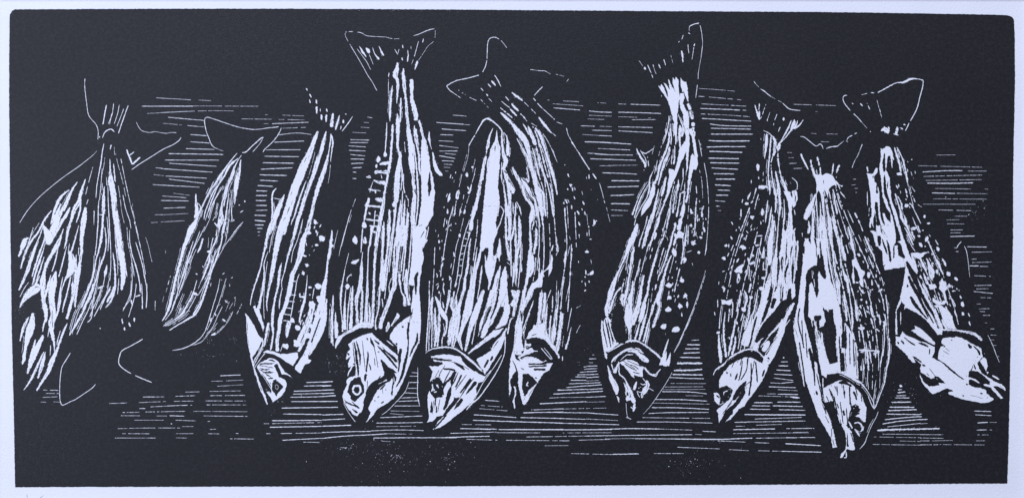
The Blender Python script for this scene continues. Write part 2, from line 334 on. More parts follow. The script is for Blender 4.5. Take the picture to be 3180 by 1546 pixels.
TRACE = r"""
@ 0 0 2.408
> hatch upper left
b 4 1170,733 1425,748
w 6 1060,796 1445,796
b 4 1100,850 1445,833
@ 500 240 2.582
b 5 0,170 120,175 240,184
b 2 300,184 400,190
b 6 0,232 400,232 780,234
b 5 0,285 200,275 420,270 585,272
w 6 55,322 200,335 345,348
b 5 15,370 180,385
w 5 210,388 345,400
w 6 235,460 370,470
w 6 235,518 392,528
w 6 200,573 430,580
w 7 62,613 500,620
w 6 30,665 465,665
w 6 65,690 445,715
w 6 0,733 415,762
w 6 35,792 370,810
w 6 62,817 350,852
w 6 0,865 310,882
b 2 100,930 235,948
w 5 10,952 205,966
w 6 0,988 225,992
w 6 18,1050 200,1043
b 3 0,1103 220,1092
b 3 0,1160 190,1150
b 3 835,302 855,302
b 4 645,335 890,338
b 5 975,305 1145,312
b 5 945,340 1160,344
w 6 890,374 1185,362
b 3 825,373 860,373
b 5 975,410 1160,403
w 5 945,463 1085,448 1205,460
w 6 905,522 1148,512
w 6 840,583 1118,582
w 6 830,634 1108,638
w 7 815,686 1068,690
w 7 800,738 1055,727
w 8 790,783 1010,788
w 8 792,826 938,833
w 8 775,868 898,875
w 9 765,910 852,913
w 9 762,949 850,949
w 8 760,989 843,990
w 8 760,1028 850,1028
w 7 760,1068 858,1065
w 8 748,1106 842,1109
w 8 750,1145 832,1155
w 7 755,1183 822,1186
w 6 768,1212 815,1213
w 5 775,1240 795,1242
@ 480 680 2.582
w 9 805,12 890,18
w 8 805,48 875,48
w 6 820,75 865,75
w 5 828,102 848,102
w 5 828,132 845,132
@ 0 880 2.408
> hatch lower far left
b 7 325,795 440,797
b 6 345,820 440,820
b 6 318,850 430,845
b 4 305,885 345,885
b 4 400,883 450,885
@ 1000 1000 3.431
> hatch lower middle
w 12 0,638 115,630
w 12 0,680 100,673
w 10 0,722 130,718
w 10 0,760 130,752
w 10 0,790 145,778
w 9 0,845 165,840
w 9 0,907 168,903
w 10 0,985 230,978
w 10 0,1040 245,1028
w 12 0,1105 310,1095
w 10 0,1172 240,1165 520,1160
w 10 0,1235 250,1210 550,1195 700,1185
b 8 700,1185 835,1188
w 8 1020,478:6 1020,600:9 1018,770:12 1040,885:8
w 8 955,533 1025,540
w 8 930,572 1025,574
w 8 930,640 1030,640
w 8 910,702 1010,702
w 8 870,750 1012,757
w 8 835,805 1025,798
w 8 800,842 1035,833
w 8 770,890 1045,890
b 6 730,942 1035,948
w 7 930,630:5 890,730:8 830,805:8 700,940:8 635,985:4
b 6 725,970 870,985
w 8 620,1015 780,1008 1070,996
w 9 575,1072 800,1070 1075,1065
b 7 580,1110 1000,1105
w 8 520,1155 800,1145 1085,1152
b 6 780,1190 960,1188
w 10 545,1232 900,1228 1440,1228
x 580,1050,60,20
x 150,450,150,130
@ 740 920 3.478
w 11 735,928 1020,918
w 10 708,966 1003,960
w 10 600,1022 850,1014 1035,1006
w 9 590,1053 1040,1042
w 10 563,1086 850,1082 1055,1070
w 10 567,1134 1075,1131
w 10 497,1203 800,1198 1078,1195
@ 1370 100 2.723
> hatch upper middle
b 5 0,768 240,785
b 5 100,703 215,712
w 5 5,820 210,833
b 4 5,866 100,870
b 4 0,920 100,925
b 5 900,575 915,576
b 6 1030,583 1165,590
b 5 1320,598 1395,602
b 5 945,607 1200,625
w 7 950,642 1175,660
w 7 1250,668 1350,677 1443,680
b 5 1250,704 1443,712
b 5 1240,735 1380,740
w 6 1180,793 1300,797
b 5 1340,797 1443,800
w 6 1275,830 1443,834
b 4 1195,866 1330,875
w 6 1330,875 1443,880
w 7 1215,928 1330,932 1443,938
b 5 1330,985 1443,990
b 5 1240,1022 1443,1038
w 6 1265,1073 1443,1076
b 4 1340,1130 1443,1132
w 6 1365,1190 1443,1193
@ 1310 900 2.782
> hatch lower right
w 8 1170,862 1224,862
w 8 1135,898 1224,892
b 7 1100,932 1224,925
w 8 1020,982 1224,972
b 6 970,1035 1224,1022
w 7 880,1060 1050,1055 1224,1052
w 7 545,950 670,960
b 7 510,995 700,1008
b 7 497,1023 740,1042
w 8 448,1076 650,1088 815,1100
w 8 850,1100 1224,1108
w 9 440,1123 700,1132 1224,1148
b 7 345,1160 600,1162
w 8 330,1195 650,1200
w 8 665,1204 1224,1202
b 7 250,1235 600,1228
b 7 640,1230 900,1232
@ 2440 1080 3.431
> hatch lower far right
w 8 0,655 200,662
b 8 0,708 210,712
b 6 30,742 165,737
b 7 20,776 200,775
w 8 60,857 275,852
b 6 80,897 240,893
w 9 0,952 120,954
w 9 150,950 315,952
w 8 0,1020 200,1027 375,1038
b 8 0,1098 385,1108
w 24 1215,400 1235,408
w 14 1197,442 1235,442
w 14 1190,475 1275,465
w 10 1178,507 1282,505
w 10 1160,530 1318,530
w 14 1125,577 1338,573
w 14 1103,628 1370,630
w 14 1090,665 1395,655
w 12 1070,702 1440,707
w 12 1055,762 1250,742 1440,728
w 12 1030,808 1200,780 1440,758
w 8 1080,838 1250,820 1440,800
w 22 972,878:6 1010,872:20 1200,866:16 1440,862:16
b 8 1030,915 1440,918
b 8 940,945 1440,953
b 6 1215,988 1440,993
b 8 925,1023 1160,1028 1440,1032
@ 300 1150 3.161
> hatch lower left
w 9 1215,50 1415,42
b 9 1125,103 1240,102
b 9 1270,100 1440,92
b 7 1185,152 1440,138
b 9 870,210 1010,207
b 9 1110,203 1415,198
b 10 455,258 665,257
b 12 775,252 970,245
b 10 1115,245 1460,242
b 8 120,322 300,316
b 9 415,313 580,306 680,302
b 9 760,300 950,298
b 8 1070,296 1460,297
w 10 415,371 480,371
b 10 530,355 780,342 940,338
b 9 1080,335 1470,336
b 9 255,410 420,408
b 10 480,405 870,398
b 7 950,398 1480,402
b 8 240,441 425,442
b 8 590,443 690,444
w 8 715,442 860,445
b 9 1050,443 1480,448
b 6 370,485 660,485
b 9 775,485 975,492
w 10 1090,497 1115,497
b 8 210,568 480,562 820,562
b 7 840,548 950,547
b 8 1115,575 1175,574
b 9 250,617 520,618
b 6 780,617 950,617
b 8 1095,618 1205,619
b 8 180,660 580,660
b 8 780,658 885,660
b 9 1310,667 1545,670
w 8 1365,615 1395,616
b 9 1665,617 1705,617
w 9 1815,367 2213,360
w 9 1830,424 2213,430
w 10 1720,490 2213,486
b 10 1640,520 2213,508
w 10 1700,555 2213,545
b 10 1805,616 2213,610
w 9 1825,682 2213,662
b 9 2030,700 2190,703
d 735,521,6
@ 1000 1280 2.862
> hatch bottom band
w 7 1225,140 1500,150
w 8 1570,150 2100,153 2576,150
b 8 1140,185 1550,172
b 8 1600,177 1940,180
w 9 1080,222 1300,214 1490,210
b 8 1815,216 2576,204
b 8 1285,236 1560,245
b 8 1635,245 2200,250
b 8 2280,245 2576,236
b 7 1980,294 2190,292
b 9 2215,363 2576,372
b 6 165,310 265,313
b 6 530,252 660,262
b 5 2140,180 2576,178
@ 1900 1280 2.862
w 10 0,370 240,366
b 8 375,363 640,363
b 9 580,307 960,322
b 9 1040,328 1215,337
b 8 1300,338 1500,343
w 8 1505,343 1865,351
b 9 200,230 560,234
w 10 560,234 900,238 1250,226
b 10 1280,227 1800,220
b 9 940,250 1200,262
b 9 1270,266 1400,271
w 9 1540,275 1855,293
w 9 1080,152 1300,147 1450,145
b 10 1550,142 1800,140
b 8 1080,186 1750,178
w 8 1090,88 1250,82
b 8 1250,82 1710,74
b 8 1100,122 1180,120
b 8 1280,112 1510,104
w 9 1180,17 1720,20
b 8 1270,56 1690,42
> ink speck
@ 1000 1280 2.862
x 700,400,650,230
x 300,300,400,90
x 1100,420,260,150
@ 1900 1280 2.862
x 700,450,350,180
x 1000,250,150,40
@ 0 0 1
x 3020,660,60,60
x 2800,1230,90,60
x 860,1240,60,60
x 1110,1090,60,80
x 1250,33,300,6
x 1750,33,350,6
@ 1600 1060 4.472
> hatch lower right
w 12 950,350 990,348
w 12 955,385 990,383
w 12 898,427 990,418
w 12 860,460 990,456
w 14 830,488 990,490
w 12 770,535 990,537
w 12 745,585 990,575
w 12 705,637 990,612
w 12 585,675 990,660
w 14 525,728 990,702
b 12 580,775 990,770
w 12 340,860 600,848 990,832
b 11 220,945 990,926
w 12 110,985 400,980 990,988
w 11 600,1065 990,1077
w 12 600,1130 990,1138
w 12 0,1215 500,1220 1000,1222
x 1040,130,90,50
x 900,300,60,40
@ 2700 1280 4.706
> hatch lower far right
w 15 740,21 765,22
w 15 740,62 765,57
w 18 740,103 850,97
b 12 740,165 850,155
w 22 740,240 1025,232
b 12 740,320 1080,322
b 14 740,370 1080,375
b 12 740,412 970,412
b 14 740,470 1000,468
@ 0 440 2.408
> hatch upper left
w 5 1163,196 1215,200
b 5 1150,247 1225,255
w 5 1143,321 1215,326
b 4 1158,547 1215,545
b 3 1130,605 1210,601
w 5 1265,92 1300,92
w 5 1238,138 1300,137
@ 0 0 2.408
> 2 tail
w 5 636,590 634,650 648,770 665,865 720,935 735,990 732,1045
w 9 797,787 782,860 770,932
w 5 850,775 838,860 808,930
w 5 836,850 820,930
w 5 893,785 880,850 855,928
w 5 925,815 905,870 875,945
w 7 960,790 930,870 905,940 887,998
w 9 767,1032:4 785,990 815,970 840,970 855,988
d 745,1026,5
> 3 tail
w 4 1020,915 1040,955 1065,980 1120,992 1160,985 1200,993 1245,998 1280,992 1320,994
w 6 1355,1028 1335,1055 1290,1085 1220,1118 1120,1180 1040,1230 985,1270
w 13 948,1120 970,1180 990,1230
w 8 965,1165 1003,1137
w 13 1048,1178 990,1230
@ 0 440 2.408
> 1 back
b 3 725,70 700,98
w 5 700,98 600,178 480,262 380,340 290,420 210,510 148,606
> 1 body
w 10 580,300:6 545,350:16 520,400:18 480,480:22 440,560:34 410,640:60 380,710:56 355,765:20
w 10 515,360:6 460,410:18 425,470:24 400,540:20 385,600:8
w 10 385,515:10 330,590:14 290,670:14 230,750:18 190,830:20 155,950:10
b 5 295,605:4 260,660:6 225,720:6
w 10 200,740:20 170,790:24 140,860:12
w 10 355,650:6 330,740:12 290,850:16 260,940:14 240,1010:8
w 10 290,745:4 255,820:20 230,890:28 205,970:24 170,1050:18 140,1110:12
w 6 215,1050:4 180,1100:6 150,1160:6
w 10 525,490:8 500,540:24 460,600:24 420,680:20
w 10 475,650:6 455,710:16 430,770:36 390,840:26 350,910:26 330,980:24 320,1050:44 325,1130:30 330,1250:24
w 10 300,1000:6 270,1060:20 285,1090:50 240,1130:40 180,1190:16 148,1240:8
w 10 640,280:8 610,370:22 590,450:30 560,500:34 535,580:22 510,660:20 495,750:14 480,800:6
w 10 605,450:10 595,530:14 570,605:8
w 10 640,490:14 630,570:42 620,640:38 610,730:28 610,820:22 600,890:22 590,960:34 575,1020:40 570,1100:24 565,1170:20 560,1235:8
w 10 590,625:4 570,700:10 545,790:14 525,860:22 545,900:56 530,970:50 490,1030:14 460,1115:8
b 6 660,430 648,470
b 5 695,190 665,300 640,400
w 6 520,760 510,835
w 9 445,740:4 430,820:10 410,910:10 388,970:8
w 10 420,965:8 405,1030:46 390,1100:56 385,1170:40 395,1250:50
w 12 530,1010 510,1100 490,1180 470,1250
w 12 545,1050 545,1120 530,1250
w 6 590,790 588,850
@ 0 880 2.408
w 10 325,0:30 318,60:26 325,130:28 340,190:34 345,260:22 330,300:14 320,360:6
w 10 395,0:50 390,100:40 395,180:40 400,230:44 385,300:46 390,370:30 405,440:18 408,515:6
w 10 370,330:10 358,400:5
k 4 392,200 390,260 396,330
w 10 500,80:10 480,150:10 468,215:8
w 10 540,0:14 545,90:20 530,150:22 515,210:22 500,265:22
w 10 575,0:20 570,90:14 563,180:6
w 10 505,295:6 480,350:16 450,430:16 425,500:22 385,590:40 360,660:26 310,740:18 275,800:12
w 8 453,350:4 435,410:8 425,460:6
w 8 380,460:8 375,540:5
w 10 245,220:20 240,290:46 225,350:60 205,420:40 190,490:24 180,560:26 168,605:8
w 10 215,250:8 185,310:24 165,370:18 150,430:10
w 10 325,385:16 300,440:34 265,510:44 235,590:34 205,675:10
w 6 250,470 238,510
w 10 330,510:8 300,570:14 265,650:20 225,730:16 178,795:5
w 10 340,510:8 320,590:28 300,660:22 283,710:10
x 155,230,55,60
> 2 head
w 6 527,518 495,570 465,620 455,670 448,760 448,850 455,890 470,908 520,885 570,862 640,815 690,780 715,752
> 3 head
w 7 1068,415 980,465 915,500 895,540 888,590 905,620 940,648 980,672
w 7 1010,686 1070,712 1135,738
> 3 body
w 10 912,262 918,300
w 13 1005,255 1005,285
w 15 965,290 975,322
w 12 930,325 932,350
@ 0 440 2.408
> 2 body
w 8 778,15:4 765,80:8 755,160:10 740,240:8 725,330:6 718,420:6
b 4 785,120 775,190 760,260
w 9 832,25:10 825,60:6
w 10 822,130:8 825,220:14 830,300:42 850,400:44 855,480:40 865,560:42 880,660:40 895,760:44 910,860:46 920,960:40 920,1030:36 910,1110:14
k 5 866,450 870,520 862,500
w 8 850,165:8 855,230:10 862,300:10
b 4 855,40 857,100
w 5 795,265:4 802,330:8
w 10 780,335:6 775,420:22 775,500:24 770,580:16 765,660:16 755,740:20 740,810:12 720,880:10 705,970:12 690,1030:12 660,1110:12 610,1240:10
w 7 808,335:5 810,440:6 815,540:8 820,640:8 825,740:8 830,840:6 828,940:5 822,1040:5
w 8 740,435:4 735,520:10 735,580:8 730,660:10 722,760:6 712,850:10
w 8 740,547 770,547
w 6 705,515:8 703,625:4
w 10 785,640:6 795,740:10 785,830:10 760,900:16 740,970:8 715,1040:14 690,1120:16 660,1200:18
w 10 845,830:6 855,900:12 862,980:14 860,1060:14 840,1130:20 800,1200:16
w 12 800,920:4 792,970:24 780,1010:6
w 9 730,1095 775,1075
w 6 705,850 700,950 680,1040 640,1140 600,1245
w 6 740,970 725,1060 700,1160 680,1250
w 6 790,980 775,1060 750,1140 710,1250
w 10 825,1100:14 790,1160:10 750,1250:8
w 5 830,900 825,1000 800,1090
w 5 862,770 878,830
w 5 815,1060 790,1150 750,1220
w 6 890,1020 880,1140
w 6 938,900 945,1000
@ 0 880 2.408
w 12 700,0:16 680,70:16 650,140:16 620,210:20 590,270:18 555,330:14 520,388:6
w 12 865,0:16 855,60:16 830,130:14 790,180:8
w 6 665,0 640,80 600,160 560,240 520,385
w 7 690,120 660,200 620,280 575,380
w 8 720,30 700,120 685,250 655,290
w 7 760,20 740,90 700,180 672,250
w 7 830,20 790,90 740,180 705,245
w 5 775,120 750,200
w 8 735,40 775,20
w 5 600,180 570,260 540,380
d 750,335,5
@ 0 440 2.408
> 3 body
b 4 865,90 880,160 905,250 925,330 940,410
b 4 885,330 900,430 910,520 930,610
w 6 920,400 940,500 970,590 980,650
w 7 970,660:5 970,740:7 985,830:9 1010,910:10 1030,980:10 1045,1060:9 1050,1130:10
w 8 1015,750:6 1040,830:8 1065,920:8 1080,1000:8 1095,1080:6 1100,1150:6 1095,1240:6
b 3 990,460 1000,540 1015,590
b 4 1090,715 1110,780 1125,850 1138,900
w 6 985,900 990,1000 985,1100 970,1180 920,1250
b 5 1035,1000 1060,1130 1065,1250
w 6 945,960 950,1010
@ 0 880 2.408
w 6 985,0 975,80 920,205
w 6 1020,0 1010,80 990,160 962,250
w 8 1060,0:5 1065,100:6 1065,190:12
w 5 1100,0 1098,100 1092,185
w 12 1010,100 1050,85
w 12 980,120 992,165
b 4 1160,130 1160,200
@ 500 240 2.582
> 4 tail
w 6 500,592:3 440,570:4 405,540 385,490 365,440 352,380 350,345 365,322 420,335 500,362 600,395 680,413 760,420 860,408 945,398
w 7 965,405:6 950,445 920,490 880,535 835,575 818,600
w 9 650,603 680,600 740,545 800,492 822,485
w 5 815,490 795,530 735,600
> 4 body
w 10 612,608:6 560,670:10 510,740:14 470,800:22 430,860:12 395,910:12 360,980:12 325,1050:14 290,1130:20 250,1210:34 230,1252:34
w 8 620,650:6 550,710:22 515,780:14 470,850:12 420,920:12 385,1000:10 355,1080:10 345,1140:5
w 8 645,625:6 600,700:10 570,790:28 545,850:18 520,930:10 490,1010:12 485,1100:30 495,1140:22 475,1190:18 455,1252:24
w 8 640,660:8 630,740:20 610,830:36 600,900:34 595,960:16 590,1020:5
w 6 500,870:6 450,950:10 410,1030:10 380,1130:8
w 6 555,840:5 525,890:16 510,960:8 505,1030:8
w 6 545,930:6 530,1040:10 520,1120:14 510,1180:18 500,1252:12
w 6 560,900:4 570,1000:8 565,1080:8 570,1130:6 560,1160:5
w 5 555,960 550,1050 545,1120 535,1252
w 5 430,1000 405,1080 385,1150 340,1240
w 5 460,1010 440,1100 415,1150
w 5 330,1060 310,1130 290,1170
w 8 590,1140:6 570,1155:10
w 8 430,1165 450,1185 470,1180
b 4 620,720 600,780 580,830
b 4 480,880 440,960 400,1040 360,1130
> 4 fin
w 8 280,935:10 280,980:14 285,1030:26 285,1090:30 270,1130:10
w 8 300,1010:6 320,1050:12 300,1100:22
> 5 body
d 672,995,7
d 628,1025,5
w 8 635,1085 660,1068
w 6 660,1160 620,1200 580,1250
> 6 tail
w 12 1165,90 1175,108
w 12 1190,135 1205,162
w 10 1190,180 1198,208
w 12 1243,180 1250,215
w 18 1248,235 1248,292
w 8 1277,250 1278,275
w 14 1325,252 1333,278
w 14 1285,300 1290,345
w 17 1325,300 1324,360
w 16 1380,290:8 1375,340:18 1370,400:28
w 14 1432,305:6 1415,360:14 1398,420:14
w 8 1445,390 1440,420
> 6 body
w 20 1258,432:16 1240,480:30 1195,600:44 1150,700:66 1110,800:68 1070,900:66 1040,1000:66 1010,1100:68 980,1200:68 965,1260:66
w 10 1325,432:6 1310,490:24 1285,590:30 1250,690:36 1220,790:30 1185,880:30 1150,980:30 1120,1080:30 1090,1170:28 1070,1260:26
w 10 1365,455:12 1358,520:12 1345,600:10 1325,690:26 1290,800:34 1255,900:34 1225,1010:24 1205,1100:28 1185,1190:34 1175,1260:30
w 7 1370,470:10 1378,530:14 1368,600:10 1360,680:4
b 4 1358,700 1352,780 1340,850
w 8 1165,830:6 1130,920:12 1100,1010:14 1070,1110:12 1045,1170:6
b 4 1235,600 1205,720 1175,820
b 6 1135,1150 1120,1252
w 10 1140,660 1120,720
w 16 1230,1140:14 1238,1175:22
w 10 1240,1225 1245,1252
w 12 1370,1225 1370,1252
> 6 fin
w 8 925,890:10 895,930:14 890,990:14 895,1080:18 885,1160:12
w 10 990,940:6 960,1010:34 925,1100:44 895,1180:44 865,1260:30
w 6 900,968 960,980
w 5 905,1000 915,1090
> hatch
@ 480 680 2.582
> 4 body
w 10 340,0:16 315,50:40 290,90:50 260,170:34 235,230:32 215,310:24 190,400:22 165,500:20 145,590:22 125,680:26 95,760:14 62,815:10
w 7 200,430:6 190,520:8 185,600:10 160,670:14 135,740:8 85,810:5
w 6 405,60:5 370,130:8 340,190:5 310,250 270,340 240,470:10 210,560:6 190,620:5
w 8 390,155:14 370,220:18 345,270:10
w 7 280,260:5 265,330:12 250,380:5
w 5 335,240 300,320 280,390 230,500 200,580
w 10 530,0:40 515,60:16 500,130:24 490,180:14 455,250:10 420,330:8 400,380:5
w 8 480,30:10 505,60:14
k 10 510,65:8 505,140:10
k 8 480,95:10 490,150
w 8 565,20:14 545,90:10 540,170:12 520,240:14 500,310:18 470,380:14 450,440:16 430,510:14 400,600:16 370,690:12 330,760:14 270,800:14 200,840:10 120,890:10
w 7 470,150:8 450,240:8 440,330:16 420,390:16 400,440:18 375,500:6
w 5 600,0 585,80 570,180 540,240
w 6 625,0 640,15
w 6 525,210 480,300 460,400 420,480 380,560 350,610
w 10 420,262:10 445,262:24 460,270:8
w 6 385,375:12 395,390
w 10 330,438:10 345,443:12
w 9 305,595:12 330,600:26 350,610:10
w 7 340,490:6 320,560:8 295,630:16 260,690:14 220,760:18 150,810:8 70,858:5
w 6 335,615 300,680 250,760 180,810 105,857
w 6 385,640:10 350,700:12 310,770:14
w 4 380,480 350,560
w 4 240,600 200,700 170,770
w 7 215,710:14 190,760:5
w 6 255,740 285,735
w 5 200,780 130,820 75,850
b 4 435,150 430,230
> 4 fin
b 6 128,455 110,520 92,585
b 4 75,620 65,665
w 4 90,250 88,275
b 3 8,655 5,705
> 5 body
w 6 710,25:5 660,80:6 610,150:6 560,220:5 510,310:5
w 5 525,480:4 510,560:6 490,630:6 460,730:7 430,830:8 400,910:6 350,970:8 280,1015:8 220,1038:7 145,1052:5
w 5 575,475 550,560 520,660 490,740 450,830 420,890
w 5 545,700 510,770 470,860 430,920 380,980 310,1010
w 12 480,750 495,775
w 18 455,790:10 450,820:20
w 5 630,740 590,820 530,890 480,930
b 5 700,680 660,760
b 4 600,660 570,740
b 4 500,700 530,680
w 4 505,830 460,890 410,940
b 4 630,670 600,720
w 14 565,648:8 578,660:20 590,672:8
w 10 545,800:8 560,812:14 570,820
w 20 455,930:8 480,920:24 490,910:8
w 9 545,442 562,432
w 7 615,475 628,465
w 9 603,520 603,540
w 6 535,490 542,488
w 8 640,635 650,625
w 6 455,510 448,540
b 3 650,640 640,700
> ink speck
x 430,960,180,120
x 640,960,120,80
x 470,1100,200,60
> 6 body
w 10 960,0:30 935,50:36 905,140:26 890,220:22 870,300:14 850,390:12 825,470:14 795,560:12 775,640:10 770,690:8
w 12 1045,0:60 1010,90:54 990,180:48 965,300:38 945,420:34 930,500:24 910,590:16 900,680:10 905,740:5
w 6 975,40 940,150 920,270
w 6 910,260:5 880,350:8 880,440:12 870,540:20 850,640:20 835,720:28
w 5 905,340 890,450 880,560 875,680 880,800
w 8 1150,0:26 1120,120:24 1095,220:20 1065,320:14 1040,430:10
w 6 1105,0 1095,50
w 6 1190,0 1170,80 1145,170 1110,260 1095,350
w 8 1020,350:6 1000,430:22 990,540:18 965,640:16 950,740:22 945,840:22 950,930:14 930,1050:14
w 7 1050,400:5 1020,500:8 1025,570:6
w 6 1020,560:5 1005,650:12 1000,720:6
w 10 1250,0:28 1220,90:24 1190,180:44 1175,270:50 1140,370:34 1105,450:34 1090,540:40 1065,640:34 1040,720:30 1010,790:36 1000,880:30 985,970:26 985,1060:26
w 10 1230,110 1255,120
w 8 1160,440 1140,500 1130,570 1115,650 1100,740 1090,790
w 8 1105,500 1135,498
w 8 1060,605 1135,610
w 8 1070,658 1125,662
w 8 1050,708 1110,718
w 8 1030,760 1090,768
w 8 1030,812 1090,818
w 20 1065,820:20 1075,840:40 1065,900:30 1060,950:14
w 16 1100,800:22 1108,825:36
w 8 1240,545:14 1260,550
w 6 1225,450:5 1220,520:8 1210,600:14 1195,680:24 1175,750:20 1160,830:10
w 12 1160,622 1195,625
w 7 1280,550 1265,640
w 30 1245,660:20 1265,700:50 1280,710:20
w 12 1255,700:20 1235,780:26 1210,860:34 1170,940:34 1145,1020:40
w 12 1135,870:14 1155,870:40
w 14 1130,975:18 1145,1000:36
w 14 1035,1010:12 1060,1020:36
w 12 1300,540:20 1315,540:44
w 10 1425,95:14 1415,180:22 1400,290:26 1385,370:16 1380,440:18 1360,540:38 1345,640:50 1335,720:64 1320,800:80 1290,900:80 1270,960:60 1235,1040:40 1200,1100:30
w 10 1410,210:20 1430,220:20
w 12 1305,625:16 1320,640:30
w 16 1245,845:20 1260,860:36
w 16 1215,925:16 1235,940:36
w 14 1270,1000:20 1285,1020:16
k 7 1330,790 1300,880 1260,990
w 10 1290,10:14 1287,40:22
w 10 1298,90:8 1300,110:14
w 20 1320,140:14 1345,155:44 1350,180:16
w 9 1290,210 1300,212
w 8 1240,285 1245,292
w 9 1205,360 1240,375
w 9 1190,415:14 1195,450:12
w 9 1215,190 1222,215
w 12 1190,290:20 1220,300:10
w 8 915,830:18 905,880:20 890,960:20 880,1020:10
w 6 945,960:14 935,1030:12
w 6 1030,1000 1010,1060
p 800,660 810,690 790,700 800,730 850,840 870,900 882,860 860,790 840,720 830,700 815,720
k 5 820,1000 850,960
p 725,755 740,765 800,850 830,920 862,965 840,1030 800,1090 780,1110 760,1040 745,940 745,850 738,790
w 8 862,950:10 870,1000:14 845,1060:10 800,1130:10 790,1170:8
p 870,1070 900,1050 960,1062 1010,1080 1060,1080 1110,1070 1150,1070 1150,1110 1110,1175 1080,1160 1010,1110 950,1080 900,1072
p 1130,1180 1190,1090 1230,1080 1235,1120 1255,1130 1240,1155 1205,1165 1170,1235 1125,1205
w 8 740,770:10 740,880:6 755,1020:6 785,1130:8 810,1252:14
@ 740 920 3.478
> 6 head
w 8 130,630:8 160,740:14 200,860:20 240,980:28 280,1070:26 315,1165:14
w 7 270,560:8 220,640:12 180,720:10 160,760:10
w 7 290,610:12 250,660:8 200,730:8 180,770:8
p 230,715 290,690 340,662 390,675 430,700 470,760 500,810 555,850 590,885 540,850 500,840 470,840 450,800 420,720 405,740 415,800 440,870 480,885 510,900 525,950 505,1010 470,1070 410,1115 375,1140 345,1085 305,1030 330,1025 355,1045 345,1000 340,960 300,900 250,850 215,790 200,760
k 14 230,733:8 290,724:16 370,728:10
k 14 325,685:8 370,690:14 400,705:10
k 10 220,792 300,788 340,780
k 16 265,818:10 320,820:18 380,820:12
k 12 300,852 340,855
k 14 325,885 375,880
k 26 400,735:30 430,790:44 450,840:36 470,865:20
k 30 375,910:20 400,910:44 430,940:20
q 370,920 400,895 440,925 465,950 490,975 460,1010 430,1040 415,1078 375,1030 360,990
w 5 400,960 405,990 420,1005 432,985 428,960 410,950 400,960
k 10 200,780:6 225,850:20 240,910:8
k 20 250,830:8 290,910:44 330,970:36 350,1045:14
k 8 340,925 355,950
w 5 305,1030 335,1025 355,1050
@ 1020 60 3.431
> 6 tail
w 30 50,1000:12 40,1070:34 35,1150:40
w 16 118,1025:8 100,1090:20 75,1180:12
w 14 158,1080:10 162,1105:22
w 8 135,1140 128,1175
w 9 258,1035:5 210,1110:12 145,1195:9
d 185,1012,7
> 7 tail
b 7 180,140 215,135 260,135
b 5 180,150 182,185 240,290
w 8 305,140 340,145 375,160
w 5 375,165 430,182 610,192
b 5 610,192 680,210 755,210
w 8 905,180:4 960,162 1060,120 1130,103:8
w 5 1138,120:8 1138,150 1135,200:3
b 4 1120,240 1060,290 1020,350 960,440
w 7 240,290 330,440 420,600 460,660 518,765
w 6 305,318 360,390 410,460 450,540
w 10 330,290:6 365,350:22 405,405:6
w 24 400,310:20 425,335:40 435,365:20
b 7 435,380 460,440 478,485
w 10 472,305:8 490,365:10 515,400:16 540,430:26
w 12 537,288:6 565,350:18 590,388:20
w 9 705,320:6 740,380:10
w 6 752,320 740,370
w 14 790,275:8 795,310:18
w 18 785,410:16 790,440:16
w 12 845,330:8 850,390:14 840,455:14
b 6 880,290 880,330
w 8 960,235 940,310 915,400
b 6 905,430 885,485
w 14 1012,208:10 1003,250:12
w 18 948,445:14 940,480:24 920,540:6
> 7 body
w 20 735,462:14 735,500:34 720,560:56 710,600:50 735,650:30 740,720:32 735,800:20 728,900:8
w 10 645,570:10 640,620:10
b 6 640,640 638,820
w 14 683,705:8 670,800:24 662,900:26 655,1000:26 655,1090:8
w 24 800,525:14 798,600:34 808,700:38 818,800:26 830,900:28 835,1000:34 845,1100:34 855,1252:44
w 24 885,640:40 888,720:46 885,780:30 890,860:40 910,940:50 930,1020:50 930,1080:40
w 14 772,840:14 770,940:20 768,1020:20 765,1100:14
w 20 735,1005:10 740,1080:44 738,1252:34
w 16 915,1130:10 925,1252:36
w 16 965,1075:22 985,1150:24 1010,1240:20
w 14 685,1120:24 680,1252:26
w 8 622,1100:6 617,1252:20
w 12 1075,1195:8 1072,1252:20
> hatch under seventh
w 7 415,1044 472,1052
b 5 375,1100 430,1104
b 5 345,1152 435,1156
w 5 255,1206 400,1213
b 5 1150,1100 1440,1118
b 5 1325,1023 1440,1030
b 7 1205,1168 1440,1188
b 5 1190,1230 1325,1235
@ 1020 400 3.431
w 8 232,117 435,122
w 8 225,148 422,149
w 8 215,182 398,195
w 8 217,230 398,238
w 8 232,275 390,290
w 9 235,322 382,325
w 9 240,373 372,365
w 9 257,418 358,413
w 9 257,462 302,465
w 9 257,530 298,532
b 5 1190,65 1325,70
b 5 1180,128 1330,137
b 6 1180,178 1385,205
w 5 1180,238 1375,240
b 5 1240,263 1360,275
w 6 1180,290 1350,318
b 8 1210,342 1335,347
b 7 1230,377 1320,385
b 7 1230,410 1300,414
b 5 1245,450 1275,453
> 7 body
w 12 620,20:5 615,100:14 608,200:12 605,300:10
w 26 605,255:14 602,290:40
w 24 685,0:16 680,100:20 670,200:26 660,330:26 645,430:30 625,540:22 605,640:24 595,720:28 580,830:44 555,950:44 535,1080:40 515,1180:40 500,1252:40
w 22 740,0:36 738,120:30 740,220:26 765,280:36 752,380:46 740,480:56 730,580:60 725,680:60 720,770:44 690,830:50
w 10 850,0:40 865,100:50 880,200:60 885,300:64 890,400:60 900,480:36 905,580:34 920,650:30
k 8 912,200 925,300 935,380
w 10 925,0:32 935,100:40 950,200:26 965,300:24 970,420:26 985,500:16
w 10 980,0:24 1005,80:24 1020,150:56 1030,250:70 1035,350:90 1040,450:90 1045,500:80
